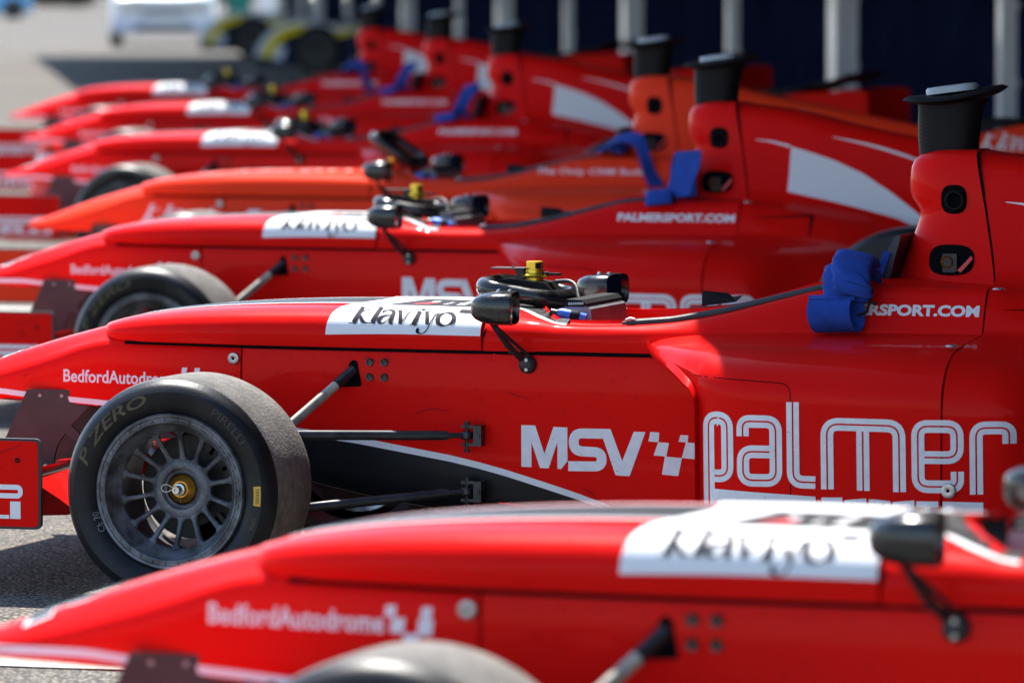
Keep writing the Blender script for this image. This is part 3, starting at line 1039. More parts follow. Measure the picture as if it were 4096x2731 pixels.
    d.lathe([(.055, yb + .075), (.128, yb + .075), (.130, yb + .078), (.130, yb + .092), (.055, yb + .095)], 48, 'y', (cx, 0, cz))
    d.lathe([(.0001, yb + .05), (.045, yb + .05), (.05, yb + .06), (.05, yb + .12)], 24, 'y', (cx, 0, cz))
    for a0, a1 in ((20, 78), (-72, -48)):
        for a in np.linspace(a0, a1, 5):
            t = RAD(float(a))
            Mx = Matrix.Translation((cx, 0, cz)) @ Matrix.Rotation(-t, 4, 'Y')
            d.box(.098, .140, yb + .055, yb + .115, -.018, .018, M4=Mx)
    if side > 0:
        d.v = [(x, -y, z) for x, y, z in d.v]
    d.obj('brake_disc', M['disc'], tyre, smooth=True, auto=30)
    b_ = MB().lathe([(rim_r - .05, y_in - .012), (.03, y_in - .010)], 40, 'y', (cx, 0, cz))
    if side > 0:
        b_.v = [(x, -y, z) for x, y, z in b_.v]
    b_.obj('inner_wheel_face', M['interior'], tyre)
    if lettering:
        def warp(F, r_mid, a_mid, flip=False):
            def fn(x, y):
                rad = r_mid + y
                a = RAD(a_mid) - x / r_mid
                return (cx + rad * math.cos(a), cz + rad * math.sin(a))
            return F.xf(fn)
        def onto(nm, F, m):
            decal(nm, F, ty_bvh, m, tyre, off=.0008, cut=.02)
        L = math.radians(61) * .232
        F = text2d('P ZERO', -L / 2, -.0135, L, .027, bold=.015, shear=.28)
        onto('sidewall_lettering', warp(F, .2325, 134), M['letter_gold'])
        F = text2d('PIRELLI', -.055, -.009, .11, .020, bold=.01)
        onto('sidewall_lettering', warp(F, .232, 46), M['rubber'])
        F = Flat().grid(-.024, .024, -.0095, .0095, 4, 2)
        onto('sidewall_label', warp(F, .2335, -1), M['letter_yellow'])
        F = Flat()
        for k in range(9):
            F.grid(-.017 + k * .0042, -.0155 + k * .0042, -.004, .006, 1, 1)
        def lift(nm, F, m, o_):
            decal(nm, F, ty_bvh, m, tyre, off=o_, cut=0)
        lift('label_print', warp(F, .2335, -1), M['ink'], .0016)
        F = text2d('DMA', -.016, -.006, .032, .012)
        onto('sidewall_lettering', warp(F, .233, -18.5), M['letter_gold'])
        F = Flat().grid(-.010, .010, -.011, .011, 2, 2)
        onto('sidewall_label', warp(F, .228, -48), M['letter_yellow'])
        F = text2d('CF 30', -.026, -.0065, .052, .013)
        F.v = [(-x, -y) for x, y in F.v]
        def fn(x, y):
            rad = .203 + y
            a = RAD(203) + x / .203
            return (cx + rad * math.cos(a), cz + rad * math.sin(a))
        F.xf(fn)
        F.v = F.v
        onto('chalk_marks', F, M['chalk'])
    return tyre

wheel('front_wheel', 0, .275, -1, .280, -.860, -.560, .190, .100, lettering=True)
wheel('front_wheel', 0, .275, 1, .280, -.860, -.560, .190, .100)
wheel('rear_wheel', 2.66, .361, -1, .364, -.90, -.58, .195, .06)
wheel('rear_wheel', 2.66, .361, 1, .364, -.90, -.58, .195, .06)

# ---------------------------------------------------------------- suspension
for s in (1, -1):
    def P(x, y, z):
        return (x, s * y, z)
    hub_up, hub_lo = P(.03, -.64, .400), P(.035, -.655, .196)
    for nm, br, hub in (('upper_wishbone', (.606, -.352, .390), hub_up), ('lower_wishbone', (.606, -.352, .250), hub_lo)):
        a, b = Vector(P(*br)), Vector(hub)
        d = (a - b).normalized()
        arm = MB()
        arm.tube([b, b + d * .05, a - d * .055], [.012, .0125, .0125], 14)
        arm.tube([a - d * .055, a - d * .048], .0112, 14)
        arm.tube([a - d * .05, a], .007, 10)
        arm.tube([Vector(P(-.40, -.19, .42 if nm[0] == 'u' else .43)), b], .0125, 12)
        arm_o = arm.obj(nm, M['rod'], car)
        cl = MB()
        x, y, z = br
        for zz in (.019, -.026):
            cl.box(x - .014, x + .036, -.008, .008, zz, zz + .007, M4=Matrix.Translation(P(0, y + .004, z)))
        cl.box(x + .020, x + .040, -.010, .026, -.026, .026, M4=Matrix.Translation(P(0, y, z)) if s > 0 else Matrix.Translation(P(0, y - .016 * 0, z)) @ Matrix.Scale(-1, 4, (0, 1, 0)))
        cl.lathe([(.013, -.010), (.0155, -.006), (.0155, .006), (.013, .010)], 20, 'z', P(x, y, z))
        cl.lathe([(.0001, .036), (.0075, .036), (.0075, .026), (.0055, .026), (.0055, -.034), (.0075, -.034), (.0075, -.042), (.0001, -.042)], 8, 'z', P(x, y, z))
        cl.lathe([(.0001, -.014), (.007, -.014), (.007, 0)], 12, 'y', P(x + .030, y - (.0 if s > 0 else 0), z))
        cl.obj('wishbone_bracket', M['rod'], car, auto=30)
    pr = MB()
    a, b = Vector(P(.290, -.300, .545)), Vector(P(.035, -.625, .262))
    pr.tube([a, a + (b - a) * .13], [.0140, .0140], 14)
    pr.obj('pushrod_sleeve', M['rod'], car)
    pr = MB()
    pr.tube([a + (b - a) * .13, b], [.0125, .0125], 14)
    pr.obj('pushrod', M['dusty'], car)

# ---------------------------------------------------------------- mirrors
def mirror(s):
    toe = RAD(8) * (-1 if s > 0 else 1)
    mx = .690 if s > 0 else .690
    Mt = Matrix.Translation((mx + .052, s * .462, .7175)) @ Matrix.Rotation(toe * 1.0, 4, 'Z')
    def bend(x, y, z):
        return Mt @ Vector((x, y, z))
    secs = []
    n = 32
    W, H = .074, .0415
    for x, k in ((-.088, .06), (-.083, .38), (-.072, .62), (-.055, .82), (-.035, .94), (-.012, .99), (.022, 1.0), (.024, .985)):
        row = []
        for j in range(n):
            t = 2 * math.pi * j / n
            c, q = math.cos(t), math.sin(t)
            e = .52
            row.append(bend(x, W * k * math.copysign(abs(c) ** e, c), H * (k ** .8) * math.copysign(abs(q) ** e, q)))
        secs.append(row)
    for x, k in ((.024, .94), (.012, .92)):
        row = []
        for j in range(n):
            t = 2 * math.pi * j / n
            c, q = math.cos(t), math.sin(t)
            row.append(bend(x, W * k * math.copysign(abs(c) ** .52, c), H * k * math.copysign(abs(q) ** .52, q)))
        secs.append(row)
    v = [p for r in secs for p in r]
    m = len(secs)
    f = [(i * n + j, i * n + (j + 1) % n, (i + 1) * n + (j + 1) % n, (i + 1) * n + j) for i in range(m - 1) for j in range(n)] + [tuple(range(n))]
    o = mesh_obj('mirror_housing', v, f, M['gblack'], car, auto=50)
    g = [bend(.0135, W * .93 * math.copysign(abs(math.cos(2 * math.pi * j / n)) ** .52, math.cos(2 * math.pi * j / n)), H * .93 * math.copysign(abs(math.sin(2 * math.pi * j / n)) ** .52, math.sin(2 * math.pi * j / n))) for j in range(n)]
    mesh_obj('mirror_glass', g, [tuple(range(n))], M['glass'], o, smooth=False)
    sc = MB()
    for x in (-.020, .008):
        sc.lathe([(.0001, .004), (.004, .0035), (.006, .001), (.0062, -.002)], 14, 'z', tuple(bend(x, -.02 * s, H)))
    sc.obj('mirror_screws', M['steel'], o)['kind'] = 'stuff'
    st = MB()
    foot = Vector((.756, s * .322, .571))
    top = Vector((.705, s * .452, .678))
    st.tube([top, top + (foot - top) * .5 + Vector((-.004, s * .006, -.004)), foot + Vector((-.012, s * .010, .012)), foot + Vector((.002, s * .006, 0))], [.008, .0085, .0085, .007], 10)
    st.tube([top + Vector((.012, 0, -.012)), foot + Vector((.010, s * .012, .018))], [.005, .004], 8)
    for u in (.50, .66):
        p = top + (foot - top) * u + Vector((-.004, s * .006, -.004))
        st.tube([p + Vector((-.012, s * -.002, -.003)), p + Vector((.010, s * .002, .004))], .0022, 6)
    st.obj('mirror_stem', M['rubber'], car)
    fm = MB().lathe([(.0001, -.013), (.010, -.0125), (.018, -.009), (.0225, -.002), (.0225, .012)], 28, 'y', (0, 0, 0))
    fm.v = [(x + .758, s * (-.328) + (y if s < 0 else -y) * 1.0 if False else (-.330 + y if s < 0 else .330 - y), z + .569) for x, y, z in fm.v]
    fo = fm.obj('mirror_foot', M['rubber'], car)
    sc = MB()
    for dz in (.012, -.012):
        sc.lathe([(.0001, -.0015), (.0042, -.0015), (.0048, 0), (.0048, .004)], 12, 'y', (.758, -.342 if s < 0 else .342, .569 + dz))
    sc.obj('foot_screws', M['bolt'], fo)['kind'] = 'stuff'
mirror(-1)
mirror(1)

# ---------------------------------------------------------------- dash and things in the cockpit mouth
ds = MB()
ds.prism([(.785, .640), (.805, .708), (.815, .716), (.848, .716), (.872, .700), (.880, .640)], -.16, .16)
dash = ds.obj('dash_panel', M['dash'], car, auto=30)
MB().prism([(.800, .706), (.810, .7245), (.850, .7235), (.862, .714), (.856, .706)], -.165, .165).obj('dash_hood', M['interior'], dash, auto=30)
lt = MB()
for k in range(7):
    lt.box(.816, .820, -.1665, -.162, .7105, .7165, M4=Matrix.Translation((k * .0058, 0, k * .0003)))
lt.obj('dash_lights', M['steel'], dash, smooth=False)
bt = MB()
A0, B0 = Vector((.782, -.215, .696)), Vector((.872, -.205, .678))
dd = (B0 - A0).normalized()
bt.tube([A0, A0 + dd * .006, A0 + dd * .015, A0 + dd * .022], [.006, .0085, .008, .011], 14)
bt.obj('hose_fitting', M['gblack'], car)
MB().tube([A0 + dd * .022, A0 + dd * .030, A0 + dd * .056], [.0115, .0150, .0152], 18).obj('blue_canister', M['blue_alloy'], car)
MB().tube([A0 + dd * .076, A0 + dd * .094], [.0150, .0140], 18).obj('blue_canister', M['blue_alloy'], car)
bk = MB()
bk.tube([A0 + dd * .054, A0 + dd * .058, A0 + dd * .074, A0 + dd * .078], [.0155, .0168, .0168, .0155], 18)
bk.box(.802, .850, -.232, -.226, .648, .678)
bk.obj('canister_bracket', M['interior'], car)
MB().lathe([(.0001, -.006), (.010, -.006), (.013, -.003), (.013, .003)], 18, 'x', (.915, -.20, .652)).obj('green_button', M['green'], car)
cl = MB()
cl.lathe([(.003, -.004), (.003, .004)], 8, 'z', (1.01, -.284, .684))
cl.tube([(1.0, -.285, .682), (1.012, -.286, .686), (1.024, -.285, .684)], .0035, 8)
cl.obj('edging_clip', M['steel'], car)

# ---------------------------------------------------------------- wings
def foil(x0, x1, z0, z1, th, camber, n=14):
    up, lo = [], []
    for i in range(n + 1):
        u = i / n
        x = x0 + (x1 - x0) * u
        zc = z0 + (z1 - z0) * u - camber * 4 * u * (1 - u)
        t = th * 2.6 * math.sqrt(max(u, 0)) * (1 - u) * .9 + .001
        up.append((x, zc + t)); lo.append((x, zc - t))
    return up + lo[::-1][:-1]
fw = MB()
fw.prism(foil(-.98, -.66, .235, .262, .016, .022), -.838, .838)
fwo = fw.obj('front_wing', RED, car, auto=30)
MB().prism(foil(-.68, -.385, .258, .318, .012, .020), -.838, .838).obj('wing_flap', RED, fwo, auto=30)
for s in (-1, 1):
    oe = [(-.80, .836, .212), (-.60, .836, .240), (-.45, .836, .268), (-.368, .836, .290), (-.30, .836, .250), (-.268, .836, .228)]
    ie = [(-.80, .62, .192), (-.60, .60, .184), (-.45, .60, .182), (-.368, .60, .186), (-.30, .62, .205), (-.262, .66, .222)]
    tv_ = [(x, s * y, z) for x, y, z in oe + ie] + [(x, s * .56, z + .012) for x, y, z in oe]
    MB().add(tv_, [(i, i + 1, i + 7, i + 6) for i in range(5)] + [(i, i + 1, i + 13, i + 12) for i in range(5)]).obj('wing_tunnel', RED, fwo, auto=30)
F = text2d('PALMERSPORT', -.60, -.016, 1.2, .045, bold=.02)
FWB = make_bvh([(fw.v, fw.f)])
decal('wing_lettering', F, FWB, M['white_vinyl'], fwo, origin=(-.80, 0, 2), ax=(0, -1, 0), ay=(1, 0, 0), d=(0, 0, -1), cut=.03)
for s in (-1, 1):
    ep = MB()
    def rr_rect(x0, x1, z0, z1, r, n=6):
        pts = []
        for cx_, cz_, a0 in ((x1 - r, z1 - r, 0), (x0 + r, z1 - r, 90), (x0 + r, z0 + r, 180), (x1 - r, z0 + r, 270)):
            for i in range(n + 1):
                a = RAD(a0 + 90 * i / n)
                pts.append((cx_ + r * math.cos(a), cz_ + r * math.sin(a)))
        return pts
    ep.prism(rr_rect(-1.0, -.339, .172, .397, .016), s * .850 - .007, s * .850 + .007)
    epo = ep.obj('wing_endplate', M['rubber'], car, auto=30)
    f2 = MB().prism(rr_rect(-.994, -.3455, .1785, .3905, .013), s * .8575 - .0008, s * .8575 + .0008)
    face = f2.obj('endplate_face', RED, epo, auto=30)
    if s < 0:
        EB = make_bvh([(f2.v, f2.f)])
        F = Flat()
        zb, zt = .246, .292
        pth = [(-.80, .269)] + [(-.41 - .0, .269)]
        outer = round_path([(-.83, .2935), (-.387, .2935), (-.387, .2475), (-.83, .2475)], .023, seg=8)
        inner = round_path([(-.80, .2765), (-.418, .2765), (-.418, .2645), (-.80, .2645)], .006, seg=8)
        F.stroke(round_path([(-.83, .2762), (-.392, .2762), (-.392, .2548), (-.80, .2548)], .0107, seg=8), .0125)
        F.poly([(-.845, .198), (-.822, .198), (-.822, .2825), (-.845, .2825)])
        decal('endplate_lettering', F, EB, M['white_vinyl'], face, cut=.03)
        F = text2d('IRELLI', -.80, .198, .408, .043, bold=.035)
        decal('endplate_lettering', F, EB, M['white_vinyl'], face, cut=.03)
        MB().lathe([(.003, -.004), (.006, -.0035), (.0065, 0)], 12, 'y', (-.400, -.8592, .343)).obj('endplate_bolt', M['interior'], epo)
        F = Flat()
        F.stroke(smooth2([(-.47, .325), (-.452, .331), (-.447, .322), (-.455, .312), (-.463, .306)]), .0022)
        F.stroke([(-.47, .352), (-.40, .377), (-.388, .383)], .0012)
        decal('scuff_marks', F, EB, M['ink'], face, cut=0)
    # wing pylon with a curved hanger
    pl = MB()
    y = s * .178
    pl.prism([(-.640, .470), (-.470, .470), (-.458, .465), (-.453, .452), (-.456, .444), (-.525, .372), (-.700, .345)], y - .005, y + .005)
    pl.prism([(-.700, .345), (-.525, .372), (-.556, .330), (-.566, .300), (-.568, .255), (-.76, .250)], y - .005, y + .005)
    hang = round_path([(-.528, .368), (-.497, .345), (-.483, .315), (-.478, .255)], .03)
    hv, hf = ribbon([(p.x, p.y) for p in hang], [.026, .024, .022, .020, .019, .018, .018, .018, .018, .018, .018, .018, .018, .018, .018, .020][:len(hang)])
    k = len(hv)
    pl.add([(a, y - .005, b) for a, b in hv] + [(a, y + .005, b) for a, b in hv], hf + [tuple(i + k for i in q) for q in hf]
           + [(i, i + 2, i + 2 + k, i + k) for i in range(0, k - 2)])
    plo = pl.obj('wing_pylon', M['plate'], car, smooth=False)
    sw = MB()
    for x in (-.605, -.545, -.483):
        sw.lathe([(.0018, -.001), (.0042, -.0016), (.0046, 0)], 12, 'y', (x, y - .0052, .4545))
    for x, z in ((-.588, .270), (-.480, .266)):
        sw.lathe([(.0001, -.008), (.007, -.007), (.008, .0), (.008, .01)], 12, 'y', (x, y - .006, z))
    sw.obj('pylon_screws', M['bolt'], plo)['kind'] = 'stuff'

rw = MB()
rw.prism(foil(3.10, 3.46, .930, .968, .016, .03), -.462, .462)
rwo = rw.obj('rear_wing', M['carbon'], car, auto=30)
MB().prism(foil(3.45, 3.66, .972, 1.022, .010, .016), -.462, .462).obj('rear_wing_flap', M['carbon'], rwo, auto=30)
MB().prism(foil(3.30, 3.55, .52, .55, .014, .02), -.44, .44).obj('lower_rear_wing', M['carbon'], rwo, auto=30)
for s in (-1, 1):
    MB().prism([(3.24, .60), (3.32, .46), (3.72, .46), (3.76, .52), (3.76, .93), (3.70, .945), (3.40, .925), (3.24, .89)], s * .452 - .006, s * .452 + .006).obj('rear_endplate', RED, rwo, smooth=False)
    MB().prism([(3.25, .40), (3.40, .40), (3.46, .92), (3.34, .92)], s * .05 - .008, s * .05 + .008).obj('rear_wing_post', M['interior'], rwo, smooth=False)
fl = MB()
fl.add([(.40, -.16, .052), (.40, .16, .052), (.70, .30, .050), (1.25, .70, .048), (2.35, .70, .048), (2.55, .50, .048), (3.3, .42, .12), (3.3, -.42, .12), (2.55, -.50, .048), (2.35, -.70, .048), (1.25, -.70, .048), (.70, -.30, .050)], [tuple(range(12))])
fl.add([(x, y, z + .016) for x, y, z in fl.v[:12]], [tuple(range(12))])
fl.f += [(i, (i + 1) % 12, (i + 1) % 12 + 12, i + 12) for i in range(12)]; fl.k += [0] * 12
fl.obj('floor_pan', M['interior'], car, smooth=False)
MB().box(.50, 1.3, -.12, .12, .06, .20).obj('floor_keel', M['interior'], car, smooth=False)

# rear suspension bars
for s in (-1, 1):
    q = MB()
    for a, b in (((2.55, .25, .45), (2.66, .62, .44)), ((3.0, .2, .42), (2.66, .62, .44)), ((2.5, .25, .2), (2.66, .62, .24)), ((3.0, .2, .2), (2.66, .62, .24))):
        q.tube([(a[0], s * a[1], a[2]), (b[0], s * b[1], b[2])], .012, 8)
    q.obj('rear_wishbone', M['rod'], car)

# ---------------------------------------------------------------- livery on the bodywork
W_, K_ = M['white_vinyl'], M['black_vinyl']
def side(name, F, material, off=.0012, cut=.03, parent=car):
    return decal(name, F, BV, material, parent, off=off, cut=cut)

# white pinstripe along the lower edge of the nose, black below
stripe_top = [(-.985, .4655), (-.90, .4645), (-.79, .4675), (-.729, .4680), (-.596, .4570), (-.44, .4480), (-.2, .431), (-.02, .413), (.16, .3920), (.30, .3760), (.467, .3500), (.55, .3370), (.627, .3215), (.70, .3040), (.799, .2765), (.88, .2530), (.957, .2275), (1.03, .2000), (1.10, .170)]
stripe_bot = [(x, z - (.014 if x < -.3 else .0165)) for x, z in stripe_top]
F = Flat().band(stripe_top, stripe_bot, 110, 1)
side('white_stripe', F, W_, cut=0)
low = [(-.47, .420), (-.3, .382), (-.024, .292), (.2, .238), (.4, .202), (.6, .178), (.85, .152), (1.1, .132)]
F = Flat().band([(x, z) for x, z in stripe_bot if x > -.5], low, 70, 8)
side('black_lower_panel', F, K_, off=.0008, cut=0)
# seams
F = Flat()
F.stroke([(-.0195, .300), (-.0195, .590)], .006)
side('panel_seam', F, M['seam'], off=.0012, cut=.02)
F = Flat().stroke([(.637, .602), (.640, .632), (.646, .655)], .004)
side('panel_seam', F, M['seam'], off=.0022, cut=.02)
# dark joint under the hatch and surround
for s in (-1, 1):
    mb = MB()
    pts = []
    for x in lin(-.36, 1.08, 50):
        w = float(np.interp(x, [-.36, -.3, -.016, .2, .4, .6, .85, 1.1], [.212, .222, .277, .297, .309, .318, .327, .333]))
        pts.append((x, w))
    v = []
    for x, w in pts:
        v += [(x, s * (w + .0016), .6025), (x, s * (w + .0016), .5935)]
    mb.add(v, [(2 * i, 2 * i + 1, 2 * i + 3, 2 * i + 2) for i in range(len(pts) - 1)])
    mb.obj('joint_strip', M['seam'], car)

def spot(name, cx, cz, r, material, off, ring=None):
    F = Flat()
    if ring:
        F.ring((cx, cz), ring, r)
    else:
        F.disc((cx, cz), r)
    return side(name, F, material, off=off, cut=0)
# four sleeves and the rocker slot on the tub side
for cx, cz in ((.335, .566), (.3745, .566), (.335, .528), (.3745, .528)):
    mb = MB().lathe([(.0001, .0), (.0062, .0), (.0066, -.004), (.0095, -.0045), (.0105, -.002), (.0105, .008)], 22, 'y', (cx, -.3075 - .0 if cx < .35 else -.3095, cz))
    mb.obj('rocker_sleeve', M['gblack'], car)
F = Flat().poly([(p.x, p.y) for p in round_path([(.283, .570), (.301, .570), (.314, .504), (.259, .501)], .009, closed=True)])
side('rocker_slot', F, M['seam'], off=.0014, cut=.03)
F = Flat()
random.seed(3)
for x in lin(.05, 1.0, 15):
    F.ring((x + random.uniform(-.006, .006), .579 - (.003 if x < .4 else 0)), .0034, .0046, 12)
for k in range(26):
    F.ring((random.uniform(.05, 1.05), random.uniform(.36, .56)), .0034, .0045, 12)
rv = side('rivet_heads', F, paint('rivet_red', (0.50, 0.010, 0.014)), off=.0016, cut=0)
rv['kind'] = 'stuff'
# round quarter-turn bolts
def body_bolt(x, y, z, r=.0155):
    mb = MB().lathe([(.0001, -.0012), (.0035, -.0012), (.0042, -.0035), (r * .55, -.0050), (r * .9, -.0035), (r, -.001), (r, .006)], 26, 'y', (x, y, z))
    b_ = mb.obj('panel_bolt', M['bolt'], car)
    MB().lathe([(.0001, -.0030), (.0034, -.0030), (.0036, -.001)], 6, 'y', (x, y, z)).obj('bolt_socket', M['seam'], b_)
body_bolt(-.042, -.2715, .566)
body_bolt(1.937, -.770, .319, .0185)
for x, y, z in ((1.905, -.60, .6515), (1.955, -.31, .7745)):
    mb = MB().lathe([(.0001, .0015), (.004, .0015), (.005, .004), (.009, .005), (.014, .003), (.0155, 0)], 22, 'z', (x, y, z))
    b_ = mb.obj('panel_bolt', M['bolt'], car)
    MB().lathe([(.0001, .0052), (.0045, .0052)], 10, 'z', (x, y, z)).obj('bolt_socket', M['seam'], b_)

# top band of the hatch and cowl: black with white edges, laid from above
def topd(name, F, material, off=.0012, cut=.025):
    return decal(name, F, BV, material, car, origin=(0, 0, 2.0), ax=(1, 0, 0), ay=(0, 1, 0), d=(0, 0, -1), off=off, cut=cut)
blk_edge = [(-.42, .020), (-.35, .055), (-.25, .085), (-.1, .105), (.1, .118), (.4, .125), (.634, .130)]
wh_edge = [(x, y + .017) for x, y in blk_edge]
for nm, e0, e1, mm in (('black_top_band', None, blk_edge, K_), ('white_top_stripe', blk_edge, wh_edge, W_)):
    if e0 is None:
        F = Flat().band(e1, [(x, -y) for x, y in e1], 40, 10)
        topd(nm, F, mm, cut=0)
    else:
        for s in (-1, 1):
            a, b = ([(x, -y) for x, y in e0], [(x, -y) for x, y in e1]) if s < 0 else (e1, e0)
            topd(nm, Flat().band(a, b, 40, 1), mm, cut=0)
cow_b = [(.642, .130), (.68, .150), (.72, .195), (.76, .240), (.79, .264), (.815, .280), (.848, .288)]
cow_w = [(.642, .147), (.68, .169), (.72, .216), (.76, .260), (.79, .281), (.815, .293), (.848, .301)]
F = Flat().band(cow_b, [(x, -y) for x, y in cow_b], 24, 20)
topd('black_cowl_panel', F, K_, cut=0)
for s in (-1, 1):
    a, b = ([(x, -y) for x, y in cow_b], [(x, -y) for x, y in cow_w]) if s < 0 else (cow_w, cow_b)
    topd('white_cowl_stripe', Flat().band(a, b, 24, 2), W_, cut=0)

# white sponsor patch over the hatch: (X, s) with s measured on a 45 degree plane
Q = math.sqrt(.5)
def diag(name, F, material, off, cut=.02):
    return decal(name, F, BV, material, car, origin=(0, -2.0, 2.0), ax=(1, 0, 0), ay=(0, Q, Q), d=(0, Q, -Q), off=off, cut=cut)
def fitted(src, dst, quad=False):
    """design grid -> body coordinates"""
    def basis(p):
        b = [1, p[0], p[1]]
        if quad:
            b += [p[1] ** 2 / 1000, p[0] * p[1] / 1000]
        return b
    A = np.array([basis(p) for p in src], float)
    cx = np.linalg.lstsq(A, np.array([p[0] for p in dst]), rcond=None)[0]
    cy = np.linalg.lstsq(A, np.array([p[1] for p in dst]), rcond=None)[0]
    return lambda x, y: (float(np.dot(basis((x, y)), cx)), float(np.dot(basis((x, y)), cy)))

left = [(.2169, .2325), (.2187, .2538), (.2215, .275), (.2250, .300), (.2319, .336), (.245, .37), (.262, .42), (.285, .498)]
F = Flat()
ss_ = lin(.2325, .497, 34)
xl = np.interp(ss_, [p[1] for p in left], [p[0] for p in left])
v = []
for i, s in enumerate(ss_):
    for u in np.linspace(0, 1, 18):
        x = xl[i] + (.633 - xl[i]) * u
        v.append((x, s - .0105 * ((x - .217) / .416) * (1 - i / 33)))
F.add(v, [(i * 18 + j, i * 18 + j + 1, (i + 1) * 18 + j + 1, (i + 1) * 18 + j) for i in range(33) for j in range(17)])
patch = diag('white_patch', F, W_, .0020, cut=0)
def mir(F2):
    return F2
pf = decal('white_patch', F, make_bvh([cov_vf]), W_, car, origin=(0, 2.0, 2.0), ax=(1, 0, 0), ay=(0, -Q, Q), d=(0, -Q, -Q), off=.0020, cut=0)
kf = fitted([(683, 402), (875, 238), (1085, 242), (1760, 445), (1470, 522), (1900, 302), (1800, 302), (422, 520), (2153, 582), (1930, 262), (1100, 545), (1080, 210)],
            [(.2775, .2569), (.3023, .3267), (.354, .3245), (.5401, .2433), (.4729, .2262), (.5591, .2967), (.5357, .2955), (.2169, .2325), (.634, .2214), (.5571, .3225), (.3836, .2231), (.3428, .3499)], True)
def klaviyo():
    F = Flat()
    def st(pts, m=7):
        p, w = smoothw(pts, m)
        F.stroke(p, w)
    st([(846, 240, 44), (800, 315, 42), (738, 402, 46)])
    F.stroke([(683, 401), (762, 404)], 8); F.stroke([(812, 238), (876, 238)], 7)
    st([(945, 276, 9), (890, 279, 9), (850, 292, 9), (772, 335, 9)])
    st([(790, 318, 14), (815, 345, 34), (838, 385, 36), (872, 404, 14), (910, 405, 7)])
    st([(1052, 244, 42), (1005, 320, 42), (945, 405, 46)])
    F.stroke([(1012, 241), (1086, 242)], 7); F.stroke([(900, 406), (980, 409)], 8)
    st([(1068, 312, 24), (1075, 296, 20), (1110, 284, 10), (1160, 284, 18), (1190, 305, 38), (1172, 350, 42), (1146, 398, 40), (1160, 417, 16), (1178, 413, 6)])
    st([(1160, 336, 7), (1090, 342, 12), (1040, 362, 30), (1018, 390, 38), (1040, 412, 18), (1085, 405, 9), (1150, 362, 7)])
    st([(1258, 290, 40), (1262, 350, 44), (1256, 421, 38)]); F.stroke([(1228, 288), (1302, 289)], 7)
    st([(1256, 419, 10), (1320, 358, 9), (1352, 318, 9), (1392, 292, 8)])
    st([(1480, 298, 42), (1445, 360, 42), (1398, 430, 44)]); F.stroke([(1362, 428), (1442, 432)], 8); F.stroke([(1394, 296), (1496, 298)], 7)
    F.disc((1513, 270), 27, 10)
    st([(1553, 302, 40), (1556, 360, 44), (1552, 425, 36)]); F.stroke([(1522, 300), (1592, 301)], 7)
    st([(1690, 303, 8), (1640, 345, 10), (1590, 410, 10), (1545, 480, 11), (1505, 516, 13), (1468, 517, 20), (1448, 498, 36), (1446, 478, 34), (1458, 462, 20)])
    pts = []
    for i in range(25):
        t = 2 * math.pi * i / 24 - .6
        c, s = math.cos(t), math.sin(t)
        wid = 9 + 40 * abs(math.cos(t + .25)) ** 1.6
        pts.append((1760 + 88 * c - 18 * s, 373 + 64 * s, wid))
    st(pts, 3)
    F.poly([(1930, 262), (2080, 264), (2032, 285), (2036, 306), (1900, 303)])
    return F
kl = klaviyo().xf(kf)
kl_mesh = diag('patch_lettering', kl, M['ink'], .0036, cut=.006)
# small print on the top of the patch: black panel with red squares and white lettering
F = Flat()
v = []
for i, s in enumerate(lin(.354, .496, 14)):
    for u in lin(0, 1, 10):
        x0 = .346 + (s - .354) * .36
        v.append((x0 + (.6325 - x0) * u, s))
F.add(v, [(i * 10 + j, i * 10 + j + 1, (i + 1) * 10 + j + 1, (i + 1) * 10 + j) for i in range(13) for j in range(9)])
diag('patch_black_panel', F, K_, .0028, cut=0)
F = Flat()
for x, s in ((.405, .372), (.428, .372), (.417, .386), (.440, .386), (.428, .400)):
    F.poly([(x, s), (x + .021, s), (x + .025, s + .013), (x + .004, s + .013)])
diag('patch_red_squares', F, M['red_vinyl'], .0036, cut=.01)
F = text2d('palmer', -.055, -.018, .11, .036, bold=.02)
F.v = [(.530 - y, .430 + x) for x, y in F.v]
diag('patch_small_lettering', F, W_, .0036, cut=.01)
F = text2d('SPORT', -.03, -.006, .06, .012, bold=.03)
F.v = [(.492 - y, .404 + x) for x, y in F.v]
diag('patch_small_lettering', F, W_, .0036, cut=.01)
F = text2d('MSV', -.02, -.010, .04, .022, bold=.04)
F.v = [(.446 - y, .430 + x) for x, y in F.v]
diag('patch_small_lettering', F, W_, .0036, cut=.01)
F = text2d('R', 0, 0, .075, .05, shear=.5)
F.v = [(.268 + x, .365 + y) for x, y in F.v]
diag('patch_emblem', F, M['blue_vinyl'], .0034, cut=.01)

# lettering on the flanks
side('nose_lettering', text2d('BedfordAutodrome', -.541, .4905, .335, .0335, bold=.018), W_, cut=.04)
F = Flat()
for x, z, a in ((-.192, .538, .015), (-.155, .538, .015), (-.186, .520, .019), (-.150, .520, .021), (-.172, .4965, .026)):
    F.poly([(x, z), (x + a, z), (x + a - .003, z - a), (x - .003, z - a)])
side('nose_chequers', F, W_, cut=0)
side('cockpit_lettering', text2d('PALMERSPORT.COM', 1.4945, .7055, .411, .0275, bold=.045), W_, cut=.04)

